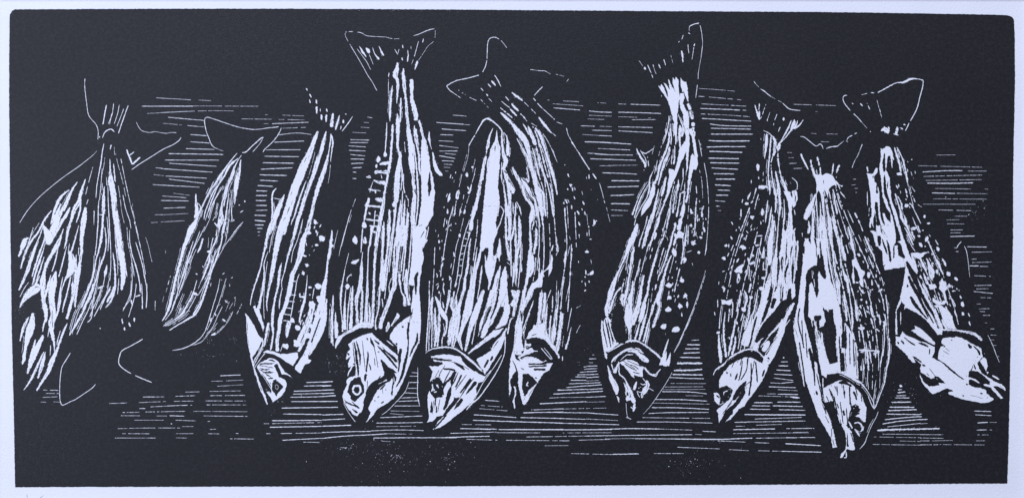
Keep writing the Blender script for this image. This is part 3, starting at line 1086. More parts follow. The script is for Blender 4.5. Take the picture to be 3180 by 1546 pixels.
p 990,130 1025,110 1050,200 1070,330 1090,440 1115,520 1125,600 1135,690 1120,820 1115,920 1090,960 1060,1020 1030,1060 990,1130 965,1160 1060,1180 1020,1252 890,1252 890,1100 930,1100 955,1020 975,880 990,740 990,600 985,450 985,300
k 14 1080,460:10 1075,560:30 1078,640:36 1070,720:10
k 14 965,650:30 965,750:50 960,850:40 950,950:26 940,1060:8
w 10 905,650:20 915,740:40 905,850:50 900,960:50 910,1080:50 930,1180:70
w 14 1075,35:6 1072,110:24 1085,170:12 1100,220:6
w 20 1110,250:14 1125,340:24 1140,400:40 1170,460:44 1215,500:26
w 20 530,290:10 535,330:44 525,360:20
w 16 515,380:20 510,420:24
w 30 545,378:16 590,370:34 650,365:40
w 34 490,465:36 560,460:30 640,465:44
w 24 480,550:14 540,570:30 610,580:44
w 14 560,490:5 572,530:14
w 8 460,652 520,655 560,665
w 20 500,655:26 505,690:20
w 24 495,750:20 540,755:44 580,760:34
w 10 420,828 480,828 550,838
w 20 400,515:6 435,510:36 455,520:26
w 6 475,560:5 455,620:8 440,680:10
w 18 430,735:22 425,780:26 410,830:20 395,900:22 385,950:20
w 14 430,890:20 445,915:20
w 9 385,958 440,962 530,985
w 20 380,990:20 380,1030:56 395,1050:20
w 14 365,1060 360,1130 350,1252
w 20 390,1150:14 385,1200:46 380,1220:30
w 14 500,870 490,950 485,1040 460,1130 445,1252
w 8 490,920 540,925
w 9 480,1035 530,1045
w 9 475,1105 510,1110
w 30 282,1150:20 280,1185:60 290,1210:30
b 6 290,745 258,830
w 7 245,860:5 215,960:9 190,1050:9 140,1252:5
w 14 650,860:22 650,950:28 640,1040:34 640,1150:30 640,1252:38
w 10 700,860:20 700,960:14 690,1030:14 680,1120
w 10 590,985:6 590,1050:20 585,1150:22 580,1252:26
w 12 770,765:8 765,850:28 750,950:30 740,1050:36 735,1150:36 720,1252:30
w 12 815,750:6 810,830:20 805,920:26 795,1020:34 790,1120:38 780,1252:60
w 12 850,890:26 845,960:24 835,1050:34 825,1150:34 815,1252:30
b 12 800,480 800,560 800,620 820,700 850,760 850,850
w 10 795,500:20 800,570:16
w 10 760,240:10 770,290:26
b 8 810,140 820,260
x 960,560,50,40
x 700,650,60,130
@ 1000 700 3.431
w 9 265,0:8 235,100:9 200,230:7 180,325:4
b 6 170,50 145,150 125,250
w 22 345,130:40 352,150:60 360,175:40
w 18 455,0:50 450,15:30
w 12 430,60:10 425,150:16 415,290:10
w 16 455,125:8 458,170:40 465,195:24
w 20 310,400:20 350,390:40 395,360:12
w 10 318,520:16 275,550:12 265,600:8
w 20 268,620:20 270,650:50 265,680:20
b 7 285,295 245,460
w 10 245,460:8 225,580:14 205,700:24 200,850:16 215,1000:12 220,1130:20
w 10 255,680:8 245,800:14 240,900:26 240,1000:34 240,1110:36
w 16 328,640:8 318,760:30 315,880:30 310,1000:34 305,1110:40
w 14 425,380:20 420,480:34 415,600:40 390,700:40 365,800:34 370,900:26 380,1050:30
w 14 425,650:20 430,780:26 420,900:30 420,1050:36
w 14 535,0:28 515,150:18 495,280:12 490,400:12 485,520:14 485,640:22 480,760:30 475,880:30 480,1050:40
w 10 500,820:8 510,920:24 510,1040:14
w 30 610,0:50 590,120:40 575,250:30 560,400:26 555,550:24 550,700:26 545,850:30 540,1000:30 530,1080:40
w 14 655,0:28 650,120:26 645,250:22 640,350:30 650,480:60 645,600:70 650,700:34
w 12 720,0:34 710,150:24 695,280:22 680,400:28 670,520:30
w 10 615,650:20 610,780:24 600,900:14 570,1020:16 575,1110:20
w 14 820,0:60 830,100:60 820,220:34 800,340:24 790,450:24 780,560:40 770,650:50 740,720:40 710,820:40 680,900:44 640,1000:44 620,1100:36
w 10 780,130:14 770,280:22 765,420:30 760,600:20
w 10 740,560 715,640 720,720
w 10 895,0:40 880,120:34 870,250:14 850,400:20 845,490:14
w 10 800,492 845,498
w 12 825,510:26 830,600:24 845,700:14 880,770:30 880,860:36
w 10 900,460:12 895,560:40 895,680:44 910,760:26 930,850:40
w 10 640,780:12 650,870:10
w 14 930,730:8 940,800:20
x 640,900,60,100
p 965,0 1100,0 1115,60 1095,170 1070,260 1085,350 1065,430 1060,490 1045,560 1035,680 1040,760 1050,870 1055,970 1050,1100 1040,1252 905,1252 915,1100 930,1000 960,930 945,880 960,800 965,700 985,640 960,640 920,630 935,540 945,440 960,280
k 20 1025,495:20 1000,550:36 1000,640:30 1000,740:10
k 14 940,960:10 925,1100:20 930,1252:26
k 16 1030,1110:6 1015,1200:20 1000,1252:24
k 5 970,880 950,1000
w 14 1135,10:10 1120,100:14 1080,240:12
k 8 1090,60 1050,130
p 940,960 860,1010 780,1080 720,1170 740,1230 760,1252 910,1252 920,1100
k 24 870,1060:14 858,1080:28 845,1090:16
w 24 800,935:16 810,960:40 770,1020:24 735,1070:14
w 20 710,1025:14 705,1070:40 685,1130:20
w 20 120,740:8 115,850:26 105,1000:26 105,1252:30
w 14 145,920:10 145,1050:26 155,1200:40
w 30 170,1220:40 250,1150:34 330,1110:36 400,1065:56 470,1060:60 540,1070:50
> 7 head
k 40 175,1240:20 260,1180:34 380,1130:40 450,1105:26 540,1110:30 600,1160:50 680,1200:60 750,1240:40
@ 1000 1000 3.431
> 7 body
w 12 105,0:34 110,150:26 120,250:10
w 14 150,0:34 158,120:40
w 26 195,150:50 155,240:30 145,280:10
> 7 gill
p 905,0 1055,0 1045,130 1030,220 1015,260 960,370 925,470 880,590 830,700 760,820 745,820 700,860 630,900 580,935 540,1000 465,1070 500,1010 515,960 490,910 530,830 590,720 680,650 735,620 770,540 810,540 815,400 800,260 780,240 720,170 760,90 830,30
k 18 925,0:20 915,130:26 920,220:16 910,330:22 880,450:30 860,540:26 830,620:20 790,690:10
k 20 1015,110:10 1010,200:24 965,290:20 935,365:10
k 18 860,40:30 855,60:20
k 18 800,220:30 790,245:20
k 24 840,280:30 825,380:34 820,460:26 815,530:10
k 50 690,210:30 740,260:60 800,320:40
w 12 690,195 760,250
k 20 740,520:30 770,590:44 765,640:20 750,700:14 745,780:20
w 8 765,580 770,640
k 8 620,715:20 680,660:10
k 14 675,715 685,720
k 26 560,830:16 570,840:20
k 20 630,860 660,845
k 12 590,800 610,790
k 10 650,760:4 640,700
> 7 head
p 275,235 330,190 400,150 470,125 535,115 600,180 670,240 780,330 810,360 815,450 805,550 760,500 700,470 720,540 690,570 690,620 640,640 560,670 500,710 490,790 450,860 430,940 375,1000 330,980 280,920 235,850 215,790 240,720 265,660 260,620 290,590 350,565 360,500 350,460 330,470 290,540 275,585 275,540 310,470 280,480 275,440 300,370 255,400 265,330 300,290 290,260
k 20 340,210:10 360,300:24 370,400:24 385,500:20 385,570:12
k 12 365,200:8 390,290:22 405,370:20 405,460:8
k 14 475,165 490,190
k 16 515,165:10 535,220:24 560,270:8
k 24 555,185:10 610,235:24
k 14 490,310:8 490,380:22 480,450:14 470,530:18
k 12 500,440 515,480 520,510
k 8 560,380 565,460
k 20 590,250:8 660,320:24 730,400:24 800,490:16
k 22 650,290:8 730,350:26 800,420:30
k 24 600,310:30 610,320:10
k 20 625,395:10 665,460:50 690,520:60 680,580:50 620,620:44 560,650:44 510,700:40 480,800:44 450,870:40
k 10 625,570 590,620
k 16 470,550:30 460,590:26 460,630:16
k 12 480,710:10 470,770:12
k 8 265,320:4 290,350:30
k 14 335,440:24 345,450:20
k 10 310,540:30 350,490:10
> 7 eye
q 310,625 350,590 410,580 430,640 450,680 450,750 410,790 350,845 310,825 295,770 270,740 285,680
w 25 330,720 345,680 400,680 410,720 395,760 365,765 340,750 330,720
k 20 357,722 373,705
> 7 head
k 16 245,840:10 300,870:16 360,890:20 400,915:18
k 18 320,920:8 380,965:24
k 8 240,820 260,870
w 7 230,860:6 290,970:6 355,1058:8
k 20 375,585:20 400,590:30
@ 1370 100 2.723
> 9 tail
w 8 45,457 80,435 135,410 220,392 320,365
b 6 350,340 375,290 388,230
w 7 388,230 390,150 395,90 410,58 440,45 470,50 490,62
w 5 505,72 530,100 555,135
k 3 560,140 625,250
w 7 45,457 70,490 110,520
b 6 110,520 165,558
w 5 148,488 152,500
b 6 175,513 205,530
b 5 240,553 300,580
w 8 335,570 352,590
b 4 360,600 400,640
w 8 335,475 356,498
w 16 380,525:10 395,540:16
b 5 400,560 430,590
w 9 395,438 422,468
w 16 425,412:10 440,430:18 460,455:12
w 9 452,365 475,400 495,440
w 6 490,435 508,462
b 5 755,318 830,328 875,330 905,345 935,362
b 4 970,358 1040,375
w 5 1080,398 1060,420
w 8 858,463:8 820,500:8 787,537:6
> 9 back
b 8 780,560 830,620 900,685 960,740
w 6 975,760 1025,778
w 6 1060,810 1070,860 1085,890
b 8 1085,890 1130,970 1170,1030
w 8 1180,1045 1215,1100 1255,1165
w 12 1280,1195 1310,1240
> 9 body
w 18 598,512:12 640,545:20 690,582:12
b 7 700,592 750,640 800,690
w 20 825,720:14 870,780:24 920,840:14 935,855:6
b 8 940,855 970,880
k 3 945,860 1030,960
w 10 543,545 572,580
w 18 595,605:12 625,640:20 655,668:12
b 7 510,585 545,615 580,640
w 12 580,650:10 610,680:18 640,710:12
b 12 670,690 700,720 725,755
b 10 500,640 560,690 620,740
w 20 500,680:10 550,725:26 600,775:24 640,830:44 690,890:50 730,960:40 745,1050:14
w 12 690,775:6 720,820:14 740,870:10
w 18 735,795:14 760,860:30 785,920:32 800,955:24
b 14 775,800 810,870 825,930 850,1020 870,1110 890,1180 905,1230
w 18 795,810:14 835,870:24 865,950:22 890,1030:20 915,1110:22 940,1190:26 955,1250:24
b 7 860,860 900,920 940,1000 970,1070
w 8 640,900 680,980 720,1060
w 14 700,900:8 740,1000:20 755,1100:30 780,1180:28 800,1252:30
w 10 770,980:8 790,1040:14 805,1120:14 830,1220:14
b 16 805,980 825,1060 850,1150 880,1252
w 14 725,1060:10 745,1130:16 770,1200:14 790,1252:12
w 8 725,1140 740,1252
w 20 600,1145:16 620,1185:26 655,1252:30
b 7 760,770 810,800
w 8 940,995 955,1020
d 1046,1123,4
w 9 1075,1200 1080,1220
w 8 690,1230 720,1252
> 8 tail
w 14 290,865:6 330,790:12 360,745:16 390,733:16 420,745:14 460,775:12 500,815:12 520,850:10
b 8 285,875 250,930 235,960
> 8 body
b 8 530,850 550,880 570,950 578,1030 575,1080
w 14 515,840:8 515,900:18 520,980:20 535,1060:30 550,1090:40 535,1130:26 525,1170:14
w 16 440,810:6 410,880:14 400,930:26 385,1000:20
b 12 385,1000 380,1040
w 16 375,1060:16 360,1130:24 345,1252:26
p 470,815 478,900 500,980 500,1050 488,1120 485,1252 380,1252 390,1100 420,980 450,930 462,880
k 10 500,900 500,960
x 405,900,20,26
w 18 535,1150:10 540,1190:30 560,1252:36
w 10 512,1100:6 510,1180:8 515,1252:10
w 16 562,1040:20 565,1000:24 555,900:8
b 5 235,960 225,1060 190,1180
d 265,1142,9
w 20 218,1195:10 220,1220:24
b 5 290,1150 275,1230
@ 1340 360 4.014
> hatch middle under eighth
b 8 60,85 480,115
b 8 130,168 430,187
b 7 110,237 270,240
b 7 90,313 270,320
w 7 100,372 340,400
w 8 95,440 325,437
w 8 170,470 305,482
w 9 95,497 295,530
w 9 130,560 280,566
b 9 155,602 255,608
b 9 155,640 230,645
b 8 175,687 210,689
> 8 body
b 8 540,240 490,320 460,380
b 6 465,445 460,460
b 5 440,480 400,640 350,800
b 6 545,540 510,700
w 18 512,625:18 510,660:16
w 24 443,705:8 443,740:34 445,765:18
b 7 540,720 515,800 490,890
w 14 500,850:10 485,920:26 460,970:30
w 12 450,880:14 465,920:20
b 8 470,990 440,1080 415,1160
w 20 415,1170:20 405,1220:28
w 8 405,980 395,1040
w 20 340,925:30 325,980:44 318,1040:30
k 12 335,960 322,1010
w 24 230,965:14 218,1020:32 205,1075:22
w 22 200,1160:14 198,1220:26
w 9 270,1130 255,1250
b 16 310,1060 295,1150 280,1250
b 8 380,730 365,800 340,900
b 7 385,1090 360,1180 345,1250
w 6 285,800 278,830
w 30 680,500:34 655,600:40 635,700:34 610,830:36 590,950:40 565,1070:40 525,1200:50 500,1260:50
x 705,380,25,70
x 555,1170,24,70
w 18 880,190:14 875,280:20 885,380:20 900,480:40 925,560:60 910,620:50 890,670:36
w 24 900,680:30 930,780:30 960,850:60 1000,930:80 1030,960:40
w 16 900,790:10 905,880:24 920,1000:26 930,1120:30 945,1252:40
k 10 905,820 925,950 950,1080
w 20 960,850:40 970,960:50 975,1060:40 970,1160:44 975,1252:50
b 9 930,700 970,780 1010,850 1045,930
k 14 900,680 940,720
k 12 955,800:24 975,830:10
k 16 985,930:20 995,960:16
p 800,330 770,400 735,450 710,600 690,750 670,900 655,1050 640,1252 830,1252 850,1100 850,1020 830,900 835,760 850,640 850,540 855,440 830,400 815,340
k 10 795,370 790,440
w 24 935,240:10 950,330:24 950,420:44 950,500:24
w 10 860,730:8 875,800:10 890,860:8
w 12 1015,1070:8 1015,1200:14
w 12 1050,1080:14 1050,1120:20 1045,1200:20 1050,1250:24
b 12 1060,1070 1090,1130 1120,1240
> 9 body
w 30 1005,640:24 1050,720:24 1095,810:40 1140,930:40 1180,1030:30 1230,1090:30 1265,1160:40 1265,1252:70
b 16 1185,980 1230,1060 1270,1120
w 14 1115,770:8 1140,840:14 1165,915:10
w 24 1120,780:14 1180,870:50 1220,950:50 1255,1010:24 1285,1040:30 1300,1120:30 1320,1252:30
w 14 1185,640 1210,750 1215,820
w 18 1180,780:20 1210,830:30
w 30 1215,480:20 1240,600:34 1265,720:40 1295,850:50 1330,950:70 1360,1060:60 1380,1180:50 1385,1252:40
w 14 1065,280:8 1130,400:14 1190,500:24 1230,600:30
w 22 1180,330:50 1210,420:40 1230,500:24
w 10 1265,430:6 1300,560:16 1330,700:14 1350,750:6
w 20 1330,880:10 1390,960:30 1400,1050:24 1410,1150:20 1425,1252:20
w 16 1330,500:16 1350,600:24 1390,700:24 1440,840:20
w 10 1420,650 1445,720
k 9 1150,340:6 1190,420:16 1200,450:5
@ 1320 640 4.014
> 8 body
p 725,0 915,0 905,100 880,200 890,270 920,260 900,330 870,400 850,480 845,560 855,660 840,640 890,590 930,640 885,690 870,760 870,860 830,960 790,1050 790,930 765,860 745,760 750,600 790,520 750,520 720,560 700,600 680,720 650,800 640,920 640,1020 610,1060 570,1000 560,940 600,860 640,700 680,560 695,400 710,200
w 30 930,400:8 930,480:34 920,580:60 900,650:60 885,760:70 850,880:70 800,990:50 790,1080:40 770,1180:50 755,1252:50
k 50 900,640:20 905,740:60 870,860:44 840,960:40 810,1060:44 790,1160:44 790,1252:44
k 26 715,560:24 710,660:44 690,800:70 665,930:70 650,1040:60 635,1160:30
k 26 770,520:44 770,580:40 768,680:10
w 14 710,735:10 700,830:24 685,950:20 670,1050:14 650,1160:12
k 24 768,870:10 770,950:40 755,1060:50 735,1160:50 715,1252:50
w 50 600,0:40 630,60:80
p 605,0 660,0 640,60 600,180 600,290 570,320 555,290 550,220 575,130
k 9 640,80 615,170 605,250
w 12 555,170 530,240 500,330 470,440 450,540 430,640 415,760 400,880 370,1000 
w 12 555,320:30 540,400:12 510,500:10 490,600:10 470,720:10 455,850:10 430,920:10
w 9 555,220 550,310
w 14 510,325 570,335
w 10 490,405 530,410
w 10 460,492 510,495
w 10 440,600 490,585
w 10 425,665 480,665
w 10 420,740 465,745
w 16 405,858 460,865
b 12 655,170 650,300 635,430 620,530 600,680
w 12 570,400:16 555,500:26 540,640:24 530,760:30 515,850:30
k 5 570,430 545,640
w 14 520,780:24 500,900:30 490,1000:40 480,1100:50 450,1200:50
w 14 590,750:10 575,880:16 570,1000:30 570,1100:70 580,1252:90
w 14 940,0 980,60 960,130 930,230 900,270
w 14 275,40:14 280,95:24
w 10 350,0 325,100 295,200 275,330 255,440 240,540 225,640 205,700
w 10 380,20 370,100
w 18 495,40:20 490,95:26
b 9 440,30 430,120
b 7 480,150 460,240 440,320
w 14 375,215 390,222
w 12 315,290 325,310
w 20 432,350:10 432,385:32
b 10 420,400 390,500 370,630
w 16 355,570:14 365,620:20 380,635:10
w 8 370,650 350,780 335,860
b 9 250,150 230,260
w 22 175,430:26 175,460:26
w 16 235,655:30 215,665:20
w 12 205,720 195,880
w 12 180,800 195,820
w 16 152,850 152,890
w 22 300,870:16 325,910:34
w 16 225,900:20 215,925:16
w 12 135,985 170,962
b 8 230,950 225,1020 195,1100 190,1252
w 18 225,1010:20 240,1100:16
w 20 172,1060 180,1090
b 10 320,950 320,1040
w 14 310,1060:20 300,1150:30 275,1252:10
b 14 55,930 50,1060 50,1252
w 14 60,1200 110,1180
w 24 125,1120:10 160,1190:44 190,1252:40
w 16 390,950:20 375,1010:20
w 10 440,880 420,1000 400,1080 370,1180 360,1252
w 16 365,1060:20 350,1150:20 330,1252:40
w 14 215,1190 235,1240
w 12 455,1120 400,1252
w 8 575,740 560,850
k 24 540,1000 510,1252
> 8 body
w 30 1000,0:14 1005,150:20 1010,300:30 1015,420:30 1035,560:36 1050,680:34
w 40 1050,0:50 1055,150:44 1055,280:40 1040,430:30
w 20 1130,70:20 1115,150:24 1110,250:24 1085,380:24 1070,440:8
b 12 1130,200 1120,340 1120,500
w 26 1170,120:14 1180,250:40 1180,380:44 1170,480:40 1150,600:24 1140,750:30 1140,900:40 1140,1000:24
w 20 1180,600:10 1180,700:50 1195,820:30 
k 12 1175,640:20 1175,800:30 1160,940:40 1140,1080:10
w 14 1100,700:10 1100,850:20 1090,1000:8
w 60 1000,750:10 990,850:70 980,950:90 985,1100:110 975,1252:120
w 40 940,740:8 910,850:50 880,970:60 860,1080:70 830,1252:60
k 14 1045,900:30 1045,1050:40 1060,1200:20
w 50 1070,1050:10 1110,1080:70 1130,1150:60 1090,1252:80
w 12 1070,0 1070,200
w 12 1100,0 1100,100
b 10 1180,0 1200,100
b 8 1020,700 1110,770
w 14 1145,0 1150,30
> 9 body
w 50 1345,0:30 1330,120:60 1310,240:24 1310,360:24 1320,500:36 1310,580:50 1320,680:90 1310,800:90 1275,920:50 1240,1080:50 1210,1252:50
w 20 1350,30:30 1360,150:14 1330,300:14
b 12 1380,180 1340,260
w 24 1385,280:20 1385,400:34 1370,520:34 1355,600:20
w 10 1400,0:14 1420,150:14 1435,260:10
w 14 1370,0 1400,120
k 26 1315,880:30 1290,1000:40 1265,1120:40 1230,1250:24
p 1330,960 1380,940 1410,900 1420,860 1430,940 1445,1010 1400,1010 1350,1040 1340,1120 1300,1170 1260,1252 1230,1252 1270,1140 1290,1040
b 16 1380,640 1375,760 1345,940
b 12 1425,640 1425,820
d 1428,968,10
w 12 1350,1180 1330,1252
@ 1310 900 2.782
> 8 body
w 12 65,0:8 65,120:12 55,250:10 45,400:12 38,530:8
b 8 70,200 65,350 60,520
w 14 95,60:14 85,110:24 85,230:16 88,330:10 85,500:10
w 22 115,60:10 140,110:26 160,170:36 190,220:44 215,270:20 210,350:14 190,400:14
w 16 115,150:12 115,290:22 125,380:30 110,490:14
w 18 150,170:10 150,300:24 140,430:16 135,490:12
b 10 185,290 195,350 175,430 175,490
w 12 180,110 190,160
w 16 240,0:24 225,110:20 205,200:20
w 18 265,60:20 260,140:30 275,200:20 255,300:40 235,400:24 230,480:14
w 16 300,40:6 295,160:30 280,260:30 255,380:30 235,470:20
w 14 360,0:20 335,110:34 305,220:40 290,330:30 270,420:20 260,490:16
w 14 330,200:10 310,330:24 290,430:16 270,500:12
w 8 345,150 320,300 305,440
k 18 385,0:16 355,120:30 340,220:20
w 60 430,0:60 410,120:70 385,230:70 355,330:44 330,430:44 345,500:16 350,520:8
k 20 465,0:14 455,120:24 440,200:20 400,280:20 370,360:30 360,420:40 365,500:20
w 40 535,0:26 500,100:44 455,230:60 420,330:40 395,440:30 375,530:20
w 8 470,270 450,380 432,470
w 44 610,0:44 580,100:50 540,180:34 510,280:40 480,400:20
k 22 575,0:30 550,100:30 520,200:26 490,280:24 470,400:30 440,460:10
w 60 700,0:80 650,120:70 600,240:60 560,330:60 530,420:60
w 60 740,120:50 720,240:60 670,330:60 600,400:50 520,460:40 460,500:24 400,550:12
k 14 665,0:14 650,90:20 620,190:14 590,250:8
k 40 640,420:50 560,480:60 500,530:60 430,580:44
k 20 720,310:20 640,340:10 590,320:16 
k 12 620,290:5 590,330:24 560,390:14 500,440:5
> 8 gill
w 12 735,330:16 690,400:14 640,450:14 600,520:14
p 725,330 720,400 700,470 640,580 570,690 545,730 520,690 470,600 540,560 600,520 650,460
w 8 720,400:12 715,540:8 670,660:8 600,780:10 500,920:12 430,980:16 385,1035:8
k 18 575,600:20 540,670:16
k 20 610,570:22 595,610:16
k 22 660,550:8 620,640:20 560,730:20
k 8 520,685 535,700
k 8 490,660 515,680
w 7 690,560 620,670 530,800 460,930 440,970
w 8 600,690 540,760
w 12 740,380 765,260 790,240
> 8 head
w 12 30,545:5 80,512:10 150,498:14 210,492:14 280,505:14 340,540:16 400,590:24 450,630:20 520,700:16
p 75,572 180,555 260,560 330,575 370,620 440,690 530,740 555,745 530,790 490,800 470,850 475,900 440,960 350,1040 240,1130 160,1185 95,1205 140,1130 200,1080 260,1010 320,930 280,930 250,1000 200,1060 185,1080 130,1090 100,1130 45,1140 65,1100 50,1000 52,900 65,870 80,900 120,930 180,920 190,850 220,800 170,800 160,760 130,750 70,790 95,700 60,655 90,660 180,640 110,618
k 24 85,590:14 160,600:20 260,605:8
k 36 80,635:30 130,637:44 180,632:20
k 14 275,622:8 330,655:24 370,690:12
k 16 185,677 250,685 290,695
k 10 110,760:5 150,690:5
k 24 345,600:8 400,650:20 460,700:12
k 12 300,700:6 265,770:26 255,830:8
k 30 250,840:20 235,900:34 215,970:30 190,1035:20
k 20 290,700 240,770 200,800
k 14 345,730 310,800 290,840
k 26 425,765:20 370,840:20 330,890:10
k 18 470,790:30 430,840:24 380,900:8
k 30 320,925:12 280,970:34 230,1030:30 185,1090:20
k 18 350,940:30 310,990:30 280,1030:8
k 14 215,1075 130,1170 100,1195
k 12 85,960:8 82,1060:24
k 12 130,1000 125,1060
> 8 eye
q 95,770 140,750 175,790 180,860 195,900 160,930 130,915 120,1000 105,1030 112,940 90,910 80,880 85,820
w 10 92,810:8 95,850:14 85,875:14
w 14 110,855 100,870
w 14 130,815:20 145,845:14
w 12 105,882 130,876
> 9 body
w 20 835,0:34 810,120:30 790,230:24
w 16 885,0:30 870,100:30 850,200:30 820,300:24 815,400:30 800,520:16
w 18 945,0:40 910,80:36 870,160:34 840,230:20
w 12 970,90 940,160 900,270 870,350
w 10 935,200 900,310 880,380
w 10 875,220 870,290
w 26 855,230:30 850,330:40 840,430:50 830,560:70
w 30 1035,20:30 1020,150:30 1010,260:34 1020,330:60 1030,400:70
w 14 1080,200 1070,330 1075,430
b 12 1055,80 1060,200 1050,300
b 8 1130,50 1125,190
w 14 1115,220 1105,330 1095,470
w 18 1160,160 1150,260 1130,370 1125,500
w 20 1215,200:20 1190,350:30 1180,450:34 1165,550:20
w 8 1180,0 1175,170
b 8 1210,0 1205,150
p 985,300 960,340 900,380 870,340 880,420 960,405 1050,420 1090,460 1140,530 1170,570 1160,500 1090,400 1070,320 1030,290
k 10 975,360 965,385
k 8 995,370 1000,390
w 14 800,480 785,580
w 20 1165,540 1188,590
w 10 1215,570 1215,610
> 9 head
p 890,430 880,540 830,580 850,620 810,590 800,540 790,500 765,600 755,700 750,850 752,925 770,870 780,740 820,690 835,720 830,800 850,900 870,980 910,960 975,840 1000,800 1050,720 1100,690 1130,630 1030,630 1080,610 1040,590 950,500 940,460
k 26 900,450:20 960,455:24 1030,450:24 1080,490:40 1130,550:50 1170,590:30
k 18 900,510:16 950,490:20 1000,510:24 1060,570:40 1130,600:40
k 12 890,490 925,485
w 10 830,580 900,545 960,525 1005,535
k 30 850,590:16 920,570:30 1000,560:60 1070,600:60
w 8 880,585 920,578 970,582
w 8 1030,500 1080,560 1120,600
w 10 900,620 980,610 1035,625
k 12 920,640 1080,635
k 12 920,660 1080,655
k 16 965,684 1070,686
k 10 975,755 995,760
k 8 855,670 885,690
k 16 830,700:10 800,750:30 780,800:40 795,850:14
q 870,725 920,720 960,750 1000,800 940,850 900,930 880,910 865,840
w 12 920,790:8 905,820:14 920,828:12
w 24 970,835:10 940,870:30 900,950:40 875,985:24
k 20 815,820:10 820,880:30 835,980:40 850,1000:20
w 14 800,830:16 810,890:14 795,940:10 795,960:20 802,1025:8
k 8 920,860 900,880 890,910
@ 1660 440 4.014
> 9 back
w 12 455,0 485,45
w 8 510,70 515,90
w 12 540,120:8 560,155:16 575,185:10
w 9 580,190 630,270 690,348
w 14 722,398:8 750,435:18 772,468:10
w 8 808,515:5 830,590 850,660 862,710
w 12 865,730 878,768
b 8 895,820 910,870
b 6 915,900 940,1000
> 9 body
b 22 85,0 130,100 165,190 200,290 230,390 255,480 270,580 282,660
w 24 115,60:8 160,200:20 210,350:28 235,440:30 260,560:14 282,665:10
b 14 50,30 90,150 120,240 135,320 155,385
b 18 20,80 50,200 80,310 130,430 170,560 200,700 225,830 238,940
w 10 110,390:8 160,520:16 195,680:18 215,800:18 235,900:30 240,940:14
b 16 190,520 215,620 235,760 240,880
b 14 60,440 100,560 120,660 130,780 140,900
w 14 0,180:14 30,280:14 60,420:8
p 0,300 30,450 50,600 85,680 100,800 105,900 110,1040 95,1040 75,900 50,780 20,680 0,620
w 12 0,740:10 30,850:14 55,980:14 72,1070:8
w 12 15,1070:10 20,1150:24 20,1250:20
b 8 20,980 30,1060
b 6 105,1040 95,1250
w 10 215,100 235,135
b 7 240,160 285,260
w 12 375,290 378,292
b 16 412,400 430,440
b 18 455,530 480,580
b 16 490,680 505,720
w 24 598,740:10 610,770:24 620,785:16
w 24 530,860:14 545,890:26 555,910:16
w 22 550,1010:24 565,1045:26
b 16 555,1155 560,1200
w 40 738,970:12 748,1005:40 745,1040:14
w 14 760,985 780,990
w 10 705,597 708,600
w 8 785,718 785,726
b 18 672,1050 680,1080
w 8 678,1090 682,1180
w 14 685,1215 712,1215
w 9 372,830:14 380,940:10 388,1075:5
b 9 405,800 415,940 420,1080
b 10 435,1180 445,1220
b 12 270,1180 280,1240
w 12 380,1215 380,1245
b 4 650,900 665,1040
> hatch lower mid
w 12 625,3 900,12 1205,33
b 9 790,86 890,91
w 9 920,93 1190,105
b 7 660,147 720,150
w 10 750,153 900,163 1225,168
w 10 695,214 900,222 1265,233
b 7 815,303 875,298
b 9 920,298 1285,294
w 10 845,388 1060,395 1280,406
w 14 955,488 1305,490
w 13 910,566 1100,562 1300,557
w 14 945,672 1100,668 1240,660
w 14 950,772 1190,775
b 12 950,850 1165,860
b 10 950,920 1120,920
@ 1560 740 3.577
> 9 body
w 16 565,75 545,140
p 545,175 560,210 558,290 550,350 525,405 510,395 520,340 490,350 455,385 470,420 450,430 440,545 410,520 385,510 400,440 400,330 415,330 420,400 440,340 450,370 490,340 515,300 535,250
b 14 600,20 612,80 620,150
w 10 612,150 597,192
w 20 703,140:8 703,200:24 695,270:26 700,300:10
b 8 695,10 697,40
b 7 750,85 725,195
b 12 775,110 768,200 765,290
b 20 755,370 755,410
b 14 690,430 672,520 662,620 655,700 645,790
b 8 750,490 725,600 705,700
w 30 918,150:20 940,150:34 960,150:24
w 30 978,395:14 1000,385:36 1010,370:14
w 18 917,428 922,428
b 18 910,585 930,570
w 10 970,12 985,10
b 7 820,775 870,745
b 7 605,470 600,600 595,720
w 14 620,610:6 618,720:14 600,850:24 585,1000:30 570,1100:40 550,1180:24
k 8 595,890 590,990
b 12 560,650 558,780
b 10 540,570 490,700
w 10 437,570:10 440,620:8 430,720:10 410,900:14
w 20 475,600:20 465,740:30 440,900:20
w 20 500,720:10 490,820:20 475,950:24 465,1090:20
w 20 650,810:16 650,900:34 645,1000:26 630,1100:30 610,1200:40 600,1252:40
w 9 530,920:10 528,1050:12 515,1150:8
w 9 770,770:8 745,900:8 722,1030:5
w 20 765,985:5 745,1070:14 730,1140:20 700,1230:26
w 8 868,958:8 845,1000:5 822,1050:8
b 8 675,830 665,1000
b 6 680,1080 665,1200
p 350,955 385,975 420,950 470,930 470,1050 480,1120 430,1110 400,1090 300,1110 250,1120 240,1050 290,1040 340,1000
w 26 200,930:40 190,1000:50 180,1100:60 180,1252:130
k 8 320,1080 380,1060
k 14 205,800 215,920
@ 1920 60 3.431
> 10 tail
w 9 755,88:10 765,75:9 810,55 860,43:16
w 6 872,68 885,130 895,200 898,270 890,340 880,420
b 6 880,420 855,560 850,640
w 7 843,700 835,760 825,840
w 14 745,148:16 765,158:10
b 7 692,170 675,215 640,248
b 7 757,80 755,130
w 18 812,262:16 808,290:14
b 8 805,300 785,430
b 8 743,270 745,320 753,365
w 18 672,335:12 682,370:18 688,460:12
b 4 560,385 582,470
b 10 485,430 505,492
w 9 312,488:8 335,540:9 352,575:8
w 9 355,590 370,630
b 8 370,485 382,530 405,590
w 20 278,515:14 290,535:24
